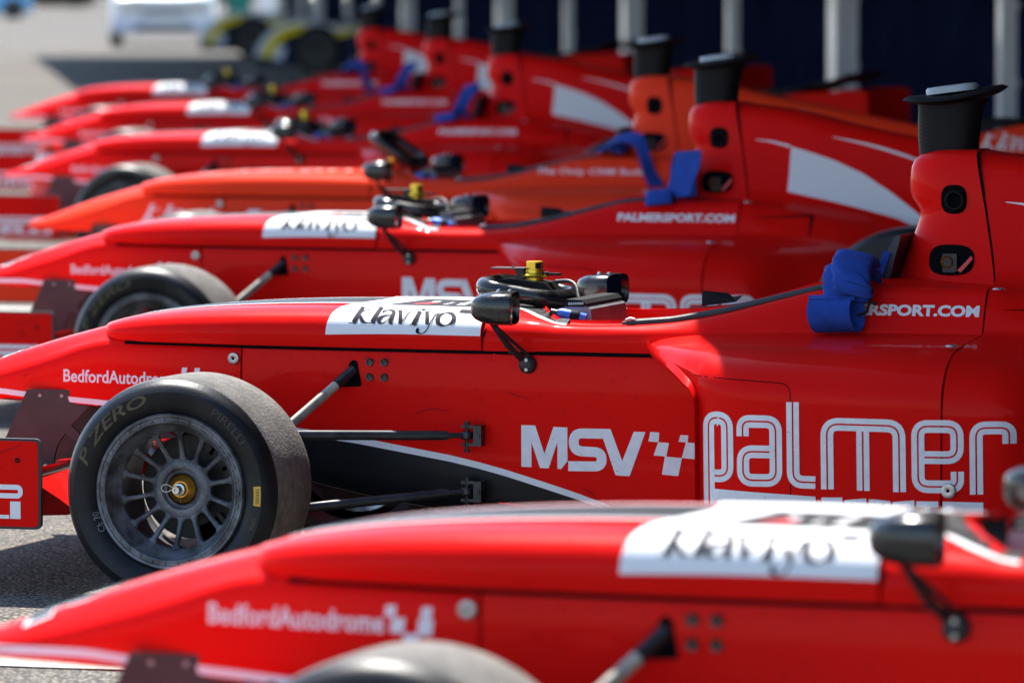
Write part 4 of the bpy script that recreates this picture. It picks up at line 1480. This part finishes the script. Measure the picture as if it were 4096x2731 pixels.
mf = fitted([(1488, 1258), (1488, 1538), (2322, 1305), (2215, 1600), (1800, 1540)], [(.7403, .4174), (.7403, .3128), (1.0655, .4078), (1.0243, .2973), (.8627, .3154)])
F = Flat()
F.poly([(1488, 1258), (1582, 1261), (1556, 1372), (1556, 1541), (1488, 1538)])
F.poly([(1582, 1261), (1644, 1452), (1672, 1549), (1614, 1546), (1556, 1372)])
F.poly([(1706, 1270), (1732, 1372), (1672, 1549), (1644, 1452)])
F.poly([(1706, 1270), (1799, 1275), (1799, 1500), (1757, 1553), (1732, 1552), (1732, 1372)])
F.stroke(round_path([(2088, 1318), (1842, 1313), (1842, 1432), (2029, 1442), (2029, 1536), (1805, 1534)], 62, seg=8), 66)
F.poly([(2050, 1286), (2092, 1293), (2167, 1500), (2150, 1597), (2122, 1594), (2040, 1352)])
F.poly([(2245, 1303), (2322, 1306), (2216, 1601), (2150, 1597), (2167, 1500)])
side('flank_lettering', F.xf(mf), M['white_worn'], cut=.04)
pf3 = fitted([(437, 985), (437, 1395), (940, 933), (780, 1418), (2040, 1462), (2217, 1177), (1100, 1470)], [(1.3094, .4919), (1.3097, .3176), (1.5434, .5227), (1.473, .316), (2.0188, .3126), (2.0914, .4326), (1.6145, .2985)])
cf3 = fitted([(135, 1110), (305, 1362), (320, 1121), (135, 1362)], [(1.0736, .4069), (1.1508, .2987), (1.155, .4040), (1.0736, .3030)])
F = Flat()
for q in ([(147, 1110), (198, 1112), (194, 1168), (135, 1166)], [(192, 1168), (254, 1171), (238, 1250), (165, 1247)], [(230, 1250), (328, 1256), (306, 1362), (212, 1357)],
          [(320, 1121), (366, 1122), (362, 1163), (311, 1161)], [(352, 1163), (424, 1166), (410, 1260), (328, 1255)]):
    F.poly(q)
side('flank_chequers', F.xf(cf3), M['white_worn'], cut=.05)

F = Flat()
def dbl(pts, r=58, sep=20.5, w=31):
    p = round_path(pts, r, seg=8)
    for d in (sep, -sep):
        F.stroke(offset_path(p, d), w)
dbl([(473, 1600), (473, 1022), (590, 1027), (590, 1358), (480, 1356)])
dbl([(684, 1128), (684, 1042), (876, 1046), (876, 1381), (684, 1379), (684, 1215), (850, 1218)])
dbl([(975, 934), (975, 1388), (1101, 1392)])
dbl([(1170, 1430), (1170, 1058), (1578, 1072), (1578, 1446)], 70)
F.stroke([(1353, 1100), (1353, 1437)], 31); F.stroke([(1394, 1100), (1394, 1439)], 31)
dbl([(1700, 1250), (1900, 1253), (1900, 1077), (1683, 1074), (1683, 1415), (1900, 1418), (1900, 1332)])
dbl([(2004, 1462), (2004, 1086), (2181, 1088), (2181, 1178)])
F.poly([(490, 1430), (1101, 1472), (1101, 1555), (490, 1510)])
F.poly([(1818, 1500), (2040, 1508), (2040, 1592), (1818, 1584)])
for x0, ch in ((1132, 'S'), (1268, 'P'), (1403, 'O'), (1538, 'R'), (1672, 'T')):
    y = 1476 + (x0 - 1132) * .04
    a, b, c = x0 + 17, x0 + 105, y + 17
    if ch == 'S':
        F.stroke([(b + 16, c), (a, c), (a, c + 85), (b, c + 88), (b, c + 172), (a - 16, c + 170)], 33)
    elif ch == 'P':
        F.stroke([(a, c + 190), (a, c), (b, c), (b, c + 88), (a + 20, c + 86)], 33)
    elif ch == 'O':
        F.stroke([(a, c - 17), (a, c + 170), (b, c + 172), (b, c), (a + 17, c)], 33)
    elif ch == 'R':
        F.stroke([(a, c + 190), (a, c), (b, c), (b, c + 85), (a + 22, c + 84)], 33); F.stroke([(a + 55, c + 100), (b, c + 190)], 33)
    else:
        F.stroke([(a - 17, c), (b + 17, c + 2)], 33); F.stroke([((a + b) / 2, c + 17), ((a + b) / 2, c + 190)], 33)
side('sidepod_lettering', F.xf(pf3), M['white_worn'], cut=.035)
F = Flat()
F.stroke([(p.x, p.y) for p in round_path([(372, 786), (962, 832), (956, 1720)], 70, seg=8)], 5)
side('access_panel_seam', F.xf(pf3), M['seam'], cut=.03, off=.0006)

# white panel and lines on the engine cover flank
top_ = [(2.047, .958), (2.12, .938), (2.20, .912), (2.30, .868), (2.40, .806), (2.48, .748), (2.56, .688), (2.62, .640)]
bot_ = [(2.064, .803), (2.20, .776), (2.32, .748), (2.43, .720), (2.52, .685), (2.58, .655), (2.62, .634)]
F = Flat().band([(max(x, 2.05), z) for x, z in top_], [(2.05, .806)] + bot_, 30, 8)
side('engine_cover_panel', F, M['white_vinyl'], cut=0)
p, w = smoothw([(1.928, .980, .002), (1.98, .974, .006), (2.047, .958, .009)])
F = Flat().stroke(p, w)
p, w = smoothw([(2.19, .990, .002), (2.30, .968, .007), (2.42, .935, .009), (2.56, .885, .004)])
side('engine_cover_lines', F, W_, cut=.03)
side('engine_cover_lines', Flat().stroke(p, w), W_, cut=.03)
F = Flat()
p, w = smoothw([(1.965, .7235, .001), (2.06, .7255, .004), (2.155, .730, .007), (2.166, .715, .010), (2.174, .662, .004)], 5)
side('cover_gill_shade', F.stroke(p, w), M['seam'], cut=0)  # shade along the sunken vent's edge, drawn as a flat dark stroke


# ------------------------------------------------------------------ steering wheel (lies on the cowl), belts
def steering_wheel():
    root = empty('steering_wheel', (.667, 0, .733))
    pts = []
    for p in round_path([(-.100, -.128), (.098, -.118), (.098, .118), (-.100, .128)], .075, closed=True, seg=7):
        pts.append((p.x, p.y, -.165 * p.x))
    k = len(pts)
    rr = [.0215 + .0035 * abs(math.cos(2 * math.pi * i / k)) for i in range(k)]
    MB().tube(pts, rr, 16, closed=True).obj('rim', M['gblack'], root)
    pl = MB()
    pl.prism([(-.085, .030), (-.04, .036), (.05, .026), (.085, -.008), (.085, -.022), (.04, .000), (-.085, .010)], -.05, .05)
    pl.obj('centre_plate', M['carbon'], root, smooth=False)
    b = MB().lathe([(.0001, .078), (.0200, .078), (.0212, .0765), (.0212, .0565), (.0225, .0550), (.0225, .049), (.0245, .046), (.0330, .0440), (.0340, .0420), (.0330, .0395), (.022, .036), (.022, .02)], 40, 'z', (.010, 0, 0))
    b.obj('quick_release_boss', M['yellow'], root)
    MB().add([(.018, -.0217, .060), (.030, -.0140, .060), (.030, -.0140, .074), (.018, -.0217, .074)], [(0, 1, 2, 3)]).obj('boss_label', M['ink'], root)
    q = MB()
    q.box(-.100, -.012, -.030, .030, .0585, .0615)
    q.prism([(-.042, .020), (-.020, .020), (-.012, .040), (-.018, .058), (-.040, .058), (-.032, .045)], -.018, -.012)
    q.prism([(-.042, .020), (-.020, .020), (-.012, .040), (-.018, .058), (-.040, .058), (-.032, .045)], .012, .018)
    q.lathe([(.0001, .0655), (.0035, .065), (.004, .0615)], 12, 'z', (-.048, 0, 0))
    q.obj('shift_paddle', M['plate'], root, smooth=False)
    q = MB()
    q.box(.046, .078, -.012, .012, .043, .049)
    q.tube([(.03, 0, .044), (.048, 0, .047)], .006, 8)
    q.obj('release_lever', M['interior'], root, smooth=False)
    MB().tube(catmull([(.072, -.02, .028), (.11, -.03, .030), (.135, -.05, .018), (.152, -.08, -.012), (.176, -.09, -.030), (.186, -.09, -.055), (.184, -.10, -.075)], 5), .005, 8).obj('cable', M['rubber'], root)
    return root

def padded(name, pts, wv, th, parent, m=7):
    """soft padded sleeve: rounded section with puckers along its length"""
    P = catmull(pts, m)
    wv = Vector(wv)
    n = 14
    v, f = [], []
    for i, p in enumerate(P):
        t = (P[min(i + 1, len(P) - 1)] - P[max(i - 1, 0)]).normalized()
        nrm = t.cross(wv).normalized()
        u = i / (len(P) - 1)
        e = min(1, .45 + 2.2 * min(u, 1 - u) ** .5)
        for j in range(n):
            a = 2 * math.pi * j / n
            c, s = math.cos(a), math.sin(a)
            k = 1 + .10 * math.sin(i * 1.7 + j * .9) + .05 * math.sin(i * .8)
            v.append(p + wv * .5 * math.copysign(abs(c) ** .55, c) * (1 - .04 * math.sin(i * 1.1)) + nrm * th * .5 * e * k * math.copysign(abs(s) ** .7, s))
        if i:
            o = n * i
            f += [(o - n + j, o - n + (j + 1) % n, o + (j + 1) % n, o + j) for j in range(n)]
    f += [tuple(range(n)), tuple(len(v) - n + j for j in range(n))]
    return mesh_obj(name, v, f, M['belt'], parent, auto=75)

def strap(name, pts, wv, th, parent, m=6):
    """webbing: a path of points, width vector wv, thickness th"""
    P = catmull(pts, m)
    wv = Vector(wv)
    v, f = [], []
    for i, p in enumerate(P):
        t = (P[min(i + 1, len(P) - 1)] - P[max(i - 1, 0)]).normalized()
        nrm = t.cross(wv).normalized() * th / 2
        v += [p - wv / 2 + nrm, p + wv / 2 + nrm, p + wv / 2 - nrm, p - wv / 2 - nrm]
        if i:
            o = 4 * i
            f += [(o - 4 + j, o - 4 + (j + 1) % 4, o + (j + 1) % 4, o + j) for j in range(4)]
    f += [(0, 1, 2, 3), (len(v) - 4, len(v) - 3, len(v) - 2, len(v) - 1)]
    return mesh_obj(name, v, f, M['belt'], parent, auto=60)

def belts_draped(parent):
    x = 1.580
    b = padded('seat_belt', [(x, -.17, .72), (x - .004, -.195, .785), (x - .008, -.238, .812), (x - .010, -.285, .816), (x - .006, -.320, .797), (x - .002, -.337, .766), (x, -.340, .738)], (.118, 0, 0), .030, parent)
    padded('belt_pad', [(x + .010, -.222, .832), (x + .008, -.262, .846), (x + .008, -.308, .838), (x + .012, -.344, .812), (x + .020, -.360, .780), (x + .020, -.352, .762)], (.098, 0, -.020), .030, b)
    padded('belt_pad', [(x - .010, -.300, .826), (x - .004, -.338, .822), (x + .016, -.362, .806), (x + .034, -.372, .784)], (.070, 0, -.016), .018, b)
    strap('belt_tail', [(x - .032, -.346, .752), (x - .034, -.372, .744), (x - .034, -.390, .718), (x - .028, -.388, .688), (x - .018, -.366, .668), (x - .010, -.343, .678), (x - .008, -.335, .710), (x - .014, -.339, .748)], (.108, 0, .004), .0042, b)
    strap('belt_edge', [(x - .034, -.350, .7545), (x - .030, -.372, .7475)], (.116, 0, .004), .006, b, 3)
    q = MB()
    q.tube([(x + .066, -.345, .775), (x + .064, -.352, .745), (x + .052, -.352, .715), (x + .030, -.350, .708)], .0035, 8)
    q.lathe([(.0001, -.006), (.005, -.006), (.006, 0)], 12, 'y', (x + .074, -.350, .738))
    q.obj('belt_buckle', M['interior'], b)
    strap('seat_belt', [(1.612, -.12, .74), (1.617, -.12, .79), (1.632, -.12, .835), (1.640, -.12, .855)], (0, .09, 0), .018, parent)

def belts_raised(parent, lean=0.0):
    b2 = strap('seat_belt', [(1.700, -.20, .785), (1.690, -.185, .85), (1.700, -.195, .915), (1.715, -.215, .940), (1.728, -.252, .935), (1.732, -.278, .895), (1.715, -.286, .84), (1.700, -.290, .790)], (.100, -.035, .010), .0045, parent)
    padded('belt_pad', [(1.63, -.205, .778), (1.625, -.245, .800), (1.635, -.285, .798), (1.64, -.305, .775), (1.64, -.31, .762)], (.095, 0, .01), .022, b2)

def belts_slung(parent):
    b = strap('seat_belt', [(1.585, -.15, .760), (1.60, -.19, .800), (1.645, -.215, .836), (1.715, -.235, .858), (1.780, -.275, .840), (1.818, -.325, .770), (1.850, -.345, .700), (1.895, -.352, .640)], (.028, .042, .040), .006, parent)
    padded('belt_pad', [(1.56, -.14, .76), (1.585, -.17, .796), (1.64, -.19, .818), (1.70, -.19, .80)], (.02, .07, .02), .018, b)

def belts_leaning(parent):
    b = strap('seat_belt', [(1.60, -.20, .760), (1.585, -.235, .800), (1.60, -.262, .85), (1.63, -.262, .905), (1.648, -.24, .945), (1.640, -.20, .955), (1.62, -.17, .90)], (.085, 0, .02), .005, parent)
    padded('belt_pad', [(1.50, -.19, .765), (1.51, -.235, .800), (1.52, -.275, .798), (1.53, -.30, .770)], (.115, 0, .02), .018, b)

# ------------------------------------------------------------------ the row of cars
def tree_copy(src, parent=None, skip=(), paint_to=None):
    c = src.copy()
    COL.objects.link(c)
    c.parent = parent
    if paint_to and c.type == 'MESH':
        for sl in c.material_slots:
            if sl.material == RED:
                sl.link = 'OBJECT'
                sl.material = paint_to
    for ch in list(src.children):
        if ch.name.split('.')[0] not in skip:
            tree_copy(ch, c, skip, paint_to)
    return c

def number(parent, digit, x0=-.86, wid=.11, hgt=.15):
    for bold, mm, off in ((.085, M['white_vinyl'], .0014), (.055, M['black_vinyl'], .0026)):
        F = text2d(digit, -wid / 2 - (.007 if bold > .06 else 0), -(.007 if bold > .06 else 0), wid + (.014 if bold > .06 else 0), hgt + (.014 if bold > .06 else 0), bold=bold)
        decal('number_decal', F, BV, mm, parent, origin=(x0, -.02, 2), ax=(0, -1, 0), ay=(1, 0, 0), d=(0, 0, -1), off=off, cut=.008)

GRP = 'single-seater racing cars parked in a row'
SPONSOR = ('white_patch', 'patch_lettering', 'patch_black_panel', 'patch_red_squares', 'patch_small_lettering', 'patch_emblem', 'black_top_band', 'white_top_stripe', 'black_cowl_panel', 'white_cowl_stripe',
           'white_stripe', 'black_lower_panel', 'nose_lettering', 'nose_chequers', 'cockpit_lettering', 'flank_lettering', 'flank_chequers', 'sidepod_lettering', 'engine_cover_panel', 'engine_cover_lines', 'endplate_lettering', 'wing_lettering', 'rivet_heads')
ROW = [  # (x, y, rotation in degrees, belts, label)
    ((2.369, -5.538), -.19, None, '2', 'nearest red single-seater racing car, very blurred, cut off by the bottom edge'),
    ((-2.039, 5.317), -.24, belts_raised, '8', 'red single-seater with two raised blue belt loops and a white engine cover panel'),
    ((-3.424, 9.408), .04, belts_slung, None, 'the only orange single-seater racing car, parked fourth from the front'),
    ((-5.743, 14.889), -.08, belts_leaning, '4', 'blurred red single-seater parked just beyond the orange one'),
    ((-8.085, 21.079), -.02, belts_leaning, '6', 'blurred red single-seater parked second beyond the orange one'),
    ((-10.33, 26.5), .05, belts_slung, '9', 'farthest and blurriest red single-seater, at the far end of the row')]
cars = []
for (x, y), rz, belts, digit, label in ROW:
    orange = 'orange' in label and 'only' in label
    c = tree_copy(car, None, SPONSOR if orange else ('flank_lettering',) if y > 5 and y < 6 else ('nose_lettering', 'nose_chequers', 'blue_canister', 'canister_bracket', 'hose_fitting') if y < 0 else (), M['orange'] if orange else None)
    c.location = (x, y, -.009 if y < 6 else 0)
    c.rotation_euler = (0, 0, RAD(rz))
    tag(c, label, 'racing car', GRP)
    if belts:
        belts(c)
    if digit:
        number(c, digit)
    cars.append(c)
    if orange:
        def od(nm, F, fn=None, **k):
            return decal(nm, F, BV, M['white_vinyl'], c, **k)
        G = klaviyo()
        G.v = [(-.43 + (px - 683) * .00042, .478 - (py - 403) * .00048) for px, py in G.v]
        od('nose_lettering', G, off=.0012, cut=.03)
        G = klaviyo()
        G.v = [(-.06 + (px - 683) * .00046, .440 - (py - 320) * .00036) for px, py in G.v]
        decal('hatch_lettering', G, BV, M['white_vinyl'], c, origin=(0, -2.0, 2.0), ax=(1, 0, 0), ay=(0, Q, Q), d=(0, Q, -Q), off=.0014, cut=.02)
        od('cockpit_lettering', text2d('The Only CRM Built', 1.345, .700, .46, .030, bold=.012), cut=.04)
        od('sidepod_lettering', text2d('for DTC', 1.37, .40, .30, .07, bold=.012), cut=.04)
        p_, w_ = smoothw([(1.93, 1.098, .010), (2.0, 1.088, .012), (2.06, 1.06, .008)])
        od('engine_cover_lines', Flat().stroke(p_, w_), cut=.03)
        for ch in c.children:
            if ch.name.startswith('rear_wing'):
                for e in ch.children:
                    if e.name.startswith('rear_endplate') and e.data.vertices[0].co.y < 0:
                        G = klaviyo()
                        G.v = [(3.235 + (px - 683) * .00030, .83 - (py - 403) * .00040) for px, py in G.v]
                        eb = make_bvh([([v.co for v in e.data.vertices], [tuple(p.vertices) for p in e.data.polygons])])
                        decal('wing_lettering', G, eb, M['white_vinyl'], c, cut=.05)

# the nearest car wears its nose lettering a little higher
decal('nose_lettering', text2d('BedfordAutodrome', -.506, .521, .316, .034, bold=.022), BV, W_, cars[0], cut=.04)
F = Flat()
for x, z, a in ((-.186, .566, .018), (-.122, .566, .018), (-.176, .547, .024), (-.128, .547, .026), (-.154, .523, .027)):
    F.poly([(x, z), (x + a, z), (x + a - .003, z - a), (x - .003, z - a)])
decal('nose_chequers', F, BV, W_, cars[0], cut=0)

# the third car carries its flank lettering higher
third = cars[1]
F = Flat()
F.poly([(1488, 1258), (1582, 1261), (1556, 1372), (1556, 1541), (1488, 1538)])
F.poly([(1582, 1261), (1644, 1452), (1672, 1549), (1614, 1546), (1556, 1372)])
F.poly([(1706, 1270), (1732, 1372), (1672, 1549), (1644, 1452)])
F.poly([(1706, 1270), (1799, 1275), (1799, 1500), (1757, 1553), (1732, 1552), (1732, 1372)])
F.stroke(round_path([(2088, 1318), (1842, 1313), (1842, 1432), (2029, 1442), (2029, 1536), (1805, 1534)], 62, seg=8), 66)
F.poly([(2050, 1286), (2092, 1293), (2167, 1500), (2150, 1597), (2122, 1594), (2040, 1352)])
F.poly([(2245, 1303), (2322, 1306), (2216, 1601), (2150, 1597), (2167, 1500)])
F.xf(mf)
F.v = [(x - .010, z + .088) for x, z in F.v]
decal('flank_lettering', F, BV, M['white_worn'], third, cut=.04)

tag(car, 'red single-seater racing car in sharp focus with a blue belt hanging over its cockpit side', 'racing car', GRP)
belts_draped(car)
number(car, '5')
F = Flat()
for pts in ([(.700, .500), (.730, .490), (.752, .486), (.762, .478)], [(.905, .262), (.925, .252), (.934, .240)], [(-.66, .50), (-.645, .507)], [(.46, .44), (.50, .452), (.55, .447)]):
    p_, w_ = smoothw([(x, z, .0009 + .0006 * (i % 2)) for i, (x, z) in enumerate(pts)], 4)
    F.stroke(p_, w_)
decal('scuff_marks', F, BV, M['ink'], car, off=.0026, cut=0)
F = Flat()
random.seed(11)
for k in range(120):
    x, z = random.choice([(1.33 + random.random() ** 2 * .3, random.uniform(.20, .29)), (random.uniform(.3, 1.05), random.uniform(.22, .55)), (random.uniform(1.32, 1.9), random.uniform(.25, .6))])
    F.disc((x, z), random.uniform(.0006, .0018), random.uniform(.0005, .0012), 6)
fl_ = decal('dirt_specks', F, BV, M['plate'], car, off=.0030, cut=0)
fl_['kind'] = 'stuff'
for pts, w0 in (([(1.545, .352), (1.560, .340)], .004), ([(1.66, .345), (1.69, .340)], .003), ([(1.78, .515), (1.80, .518)], .003), ([(1.83, .44), (1.86, .445)], .0025)):
    pass

SW = steering_wheel()
tag(SW, 'black steering wheel with yellow boss lying on the cowl of the sharp red car', 'steering wheel', 'steering wheels lying on the cars')
names = ['nearest blurred red car', 'red car with raised blue belts', 'orange car', 'red car next beyond the orange', 'red car second beyond the orange', 'farthest red car in the row']
for c, nm in list(zip(cars, names))[1:]:
    w = tree_copy(SW)
    Mx = Matrix.Translation(c.location) @ Matrix.Rotation(c.rotation_euler.z, 4, 'Z') @ Matrix.Translation((.667, 0, .733))
    if nm == 'orange car':
        Mx = Mx @ Matrix.Translation((-.005, 0, .060)) @ Matrix.Rotation(RAD(42), 4, 'Y') @ Matrix.Rotation(RAD(180), 4, 'X')
        tag(w, 'dark steering wheel propped up at a slant in the cockpit of the orange car', 'steering wheel', 'steering wheels lying on the cars')
    else:
        tag(w, 'black steering wheel on the cowl of the ' + nm, 'steering wheel', 'steering wheels lying on the cars')
    w.matrix_world = Mx

# ------------------------------------------------------------------ things in the background
def cam_point(px, dist):
    """ground point at a horizontal bearing (given in the 2352 px wide photograph) and distance"""
    a = YAW + math.atan((1176 - px) / 14076)
    return Vector((CAM_POS.x - math.sin(a) * dist, CAM_POS.y + math.cos(a) * dist, 0))

# white van, seen from the front
van_loc = cam_point(378, 114)
van = empty('white_van', van_loc, RAD(17.5 + 4))
tag(van, 'white van facing the camera in the sunlit yard far behind', 'van')
def vst(y, w, zb, zt, r):
    return (y, [(0, zb), (-w * .9, zb), (-w, zb + r), (-w, zb + (zt - zb) * .55), (-w * .97, zt - r), (-w * .82, zt), (0, zt)])
# front of the van is at local y = 0, body runs to +y
vs_ = [vst(0, .92, .30, .92, .08), vst(.12, .98, .26, 1.0, .08), vst(.9, 1.0, .26, 1.12, .06), vst(1.0, 1.0, .26, 1.16, .06), vst(1.7, .98, .26, 1.88, .10), vst(2.0, .97, .26, 1.95, .12), vst(4.6, .97, .28, 1.95, .12)]
v_, f_ = loft(vs_, lin(0, 4.6, 40), 3)
v_ = [(b, a, c) for a, b, c in v_]
mesh_obj('van_body', v_, f_, M['van'], van, auto=40)
q = MB(); q.box(-.99, .99, -.06, .30, .30, .52); q.obj('bumper', M['silver_paint'], van, smooth=False)
q = MB(); q.box(-.55, .55, -.068, -.055, .33, .42); q.obj('lower_grille', M['van_dark'], van, smooth=False)
q = MB(); q.box(-.42, .42, -.03, .02, .62, .72); q.obj('grille', M['van_dark'], van, smooth=False)
q = MB(); q.box(-.26, .26, -.075, -.06, .46, .57); q.obj('number_plate', M['white_vinyl'], van, smooth=False)
q = MB(); q.add([(-.85, 1.02, 1.20), (.85, 1.02, 1.20), (.78, 1.60, 1.84), (-.78, 1.60, 1.84)], [(0, 1, 2, 3)]); q.obj('windscreen', M['van_dark'], van, smooth=False)
for s in (-1, 1):
    q = MB(); q.box(s * .62 - .18, s * .62 + .18, -.02, .10, .66, .82); q.obj('headlight', M['lamp'], van, smooth=False)
    q = MB(); q.box(s * 1.10 - .09, s * 1.10 + .09, .95, 1.05, 1.12, 1.36); q.obj('wing_mirror', M['van_dark'], van, smooth=False)
    for y in (.75, 3.6):
        q = MB().lathe([(.0001, -.11), (.20, -.11), (.30, -.10), (.325, -.06), (.325, .06), (.30, .10), (.0001, .11)], 32, 'x', (s * .86, y, .325))
        q.obj('van_wheel', M['rubber'], van)

# two sports prototypes nosing out of the far garage
def prototype(loc, rz, label):
    r = empty('sports_prototype', loc, rz)
    tag(r, label, 'race car', 'yellow and navy sports cars in the far garage')
    sil = [(0, .10), (0, .24), (.05, .36), (.12, .47), (.22, .58), (.36, .67), (.55, .73), (.80, .745), (1.1, .70), (1.4, .66), (1.7, .74), (1.95, .92), (2.3, .98), (2.7, .86), (3.3, .78), (4.1, .76), (4.3, .60), (4.3, .14), (3.9, .10)]
    MB().prism(sil, -.82, .82).obj('body_shell', M['navy_paint'], r, auto=30)
    def bandp(a0, a1, m, nm, y0, off):
        """curved band over the front fender between two offsets inside the outline"""
        out = [(p.x, p.y) for p in catmull([(x, z, 0) for x, z in sil[1:11]], 4)]
        c = Vector((.92, .16))
        A = [tuple(c + (Vector(p) - c) * a0) for p in out]
        B = [tuple(c + (Vector(p) - c) * a1) for p in out]
        mb = MB()
        k = len(A)
        mb.add([(x, y0, z) for x, z in A] + [(x, y0, z) for x, z in B] + [(x, y0 + .03, z) for x, z in A] + [(x, y0 + .03, z) for x, z in B],
               [(i, i + 1, k + i + 1, k + i) for i in range(k - 1)] + [(i, i + 1, 2 * k + i + 1, 2 * k + i) for i in range(k - 1)])
        return mb.obj(nm, m, r, auto=40)
    bandp(1.01, .90, M['silver_paint'], 'skylit_edge', -.840, 0)  # skylight on the fender's front edge, put into a pale band's colour
    bandp(.90, .72, M['yel_paint'], 'yellow_panel', -.845, 0)
    q = MB().lathe([(.0001, -.02), (.36, -.02), (.36, .03)], 40, 'y', (.95, -.835, .34)); q.obj('wheel_arch', M['seam'], r)
    q = MB().lathe([(.0001, -.03), (.17, -.03), (.22, -.04), (.30, -.03), (.31, .0), (.31, .2)], 40, 'y', (.95, -.83, .31)); q.obj('front_wheel', M['sidewall'], r)
    q = MB().lathe([(.0001, -.03), (.17, -.03), (.22, -.04), (.30, -.03), (.31, .0), (.31, .2)], 40, 'y', (3.4, -.83, .31)); q.obj('rear_wheel', M['sidewall'], r)
    q = MB().prism([(.26, .20), (.42, .18), (.48, .36), (.34, .40)], -.852, -.83); q.obj('number_panel', M['silver_paint'], r, smooth=False)
    return r
p1 = cam_point(498, 103.5)
p2 = cam_point(630, 88.6)
prototype(p1, RAD(0), 'navy and yellow sports car, the farther of two, nose out of the far garage')
prototype(p2, RAD(0), 'navy and yellow sports car, the nearer of two, beside the pale pillar at the garage')

# teal cabinet by the garage end
tl = cam_point(550, 112)
tc_ = empty('equipment_cabinet', tl, RAD(20))
tag(tc_, 'teal equipment cabinet standing beyond the farther yellow and navy sports car', 'cabinet')
MB().box(-.22, .22, -.3, .3, .03, 1.75).obj('cabinet_body', M['teal'], tc_, smooth=False)
MB().box(-.20, .20, -.315, -.302, .08, 1.70).obj('cabinet_door', M['teal'], tc_, smooth=False)
MB().box(-.24, .24, -.33, .32, 1.752, 1.80).obj('cabinet_lid', M['cladding'], tc_, smooth=False)
MB().box(.30, .75, -.2, .2, 0, 1.6).obj('side_panel', M['pillar'], tc_, smooth=False)

# pale blue open sports car at the far left edge
bl_ = cam_point(-60, 172)
bc = empty('blue_kit_car', bl_, RAD(24))
tag(bc, 'pale blue open car far away at the top left corner', 'car')
v_, f_ = loft([(x, [(0, .18), (-w, .18), (-w, .45), (-w * .9, zt), (0, zt)]) for x, w, zt in ((-1.6, .35, .5), (-1.2, .45, .62), (-.3, .5, .75), (.2, .62, .80), (1.2, .66, .78), (1.6, .6, .7))], lin(-1.6, 1.6, 24), 2)
mesh_obj('car_body', v_, f_, M['sky_blue'], bc, auto=40)
for x in (-1.15, 1.1):
    for s in (-1, 1):
        MB().lathe([(.0001, -.1), (.2, -.1), (.29, -.08), (.30, -.04), (.30, .04), (.29, .08), (.0001, .1)], 28, 'y', (x, s * .78, .30)).obj('car_wheel', M['rubber'], bc)
MB().tube([(.5, -.45, .78), (.5, -.45, 1.15), (.5, .45, 1.15), (.5, .45, .78)], .03, 8).obj('roll_bar', M['van_dark'], bc)

# traffic cone between two of the cars
cn = empty('traffic_cone', (-7.55, 17.6, 0))
tag(cn, 'orange traffic cone with a white sleeve standing beyond the nose of a red car', 'cone')
MB().box(-.19, .19, -.19, .19, 0, .035).obj('cone_base', M['cone'], cn, smooth=False)
MB().lathe([(.15, .035), (.115, .22), (.084, .36)], 32, 'z').obj('cone_body', M['cone'], cn)
MB().lathe([(.0845, .36), (.055, .485)], 32, 'z').obj('cone_sleeve', M['white_vinyl'], cn)
MB().lathe([(.0545, .485), (.040, .53), (.03, .545), (.0001, .545)], 32, 'z').obj('cone_tip', M['cone'], cn)
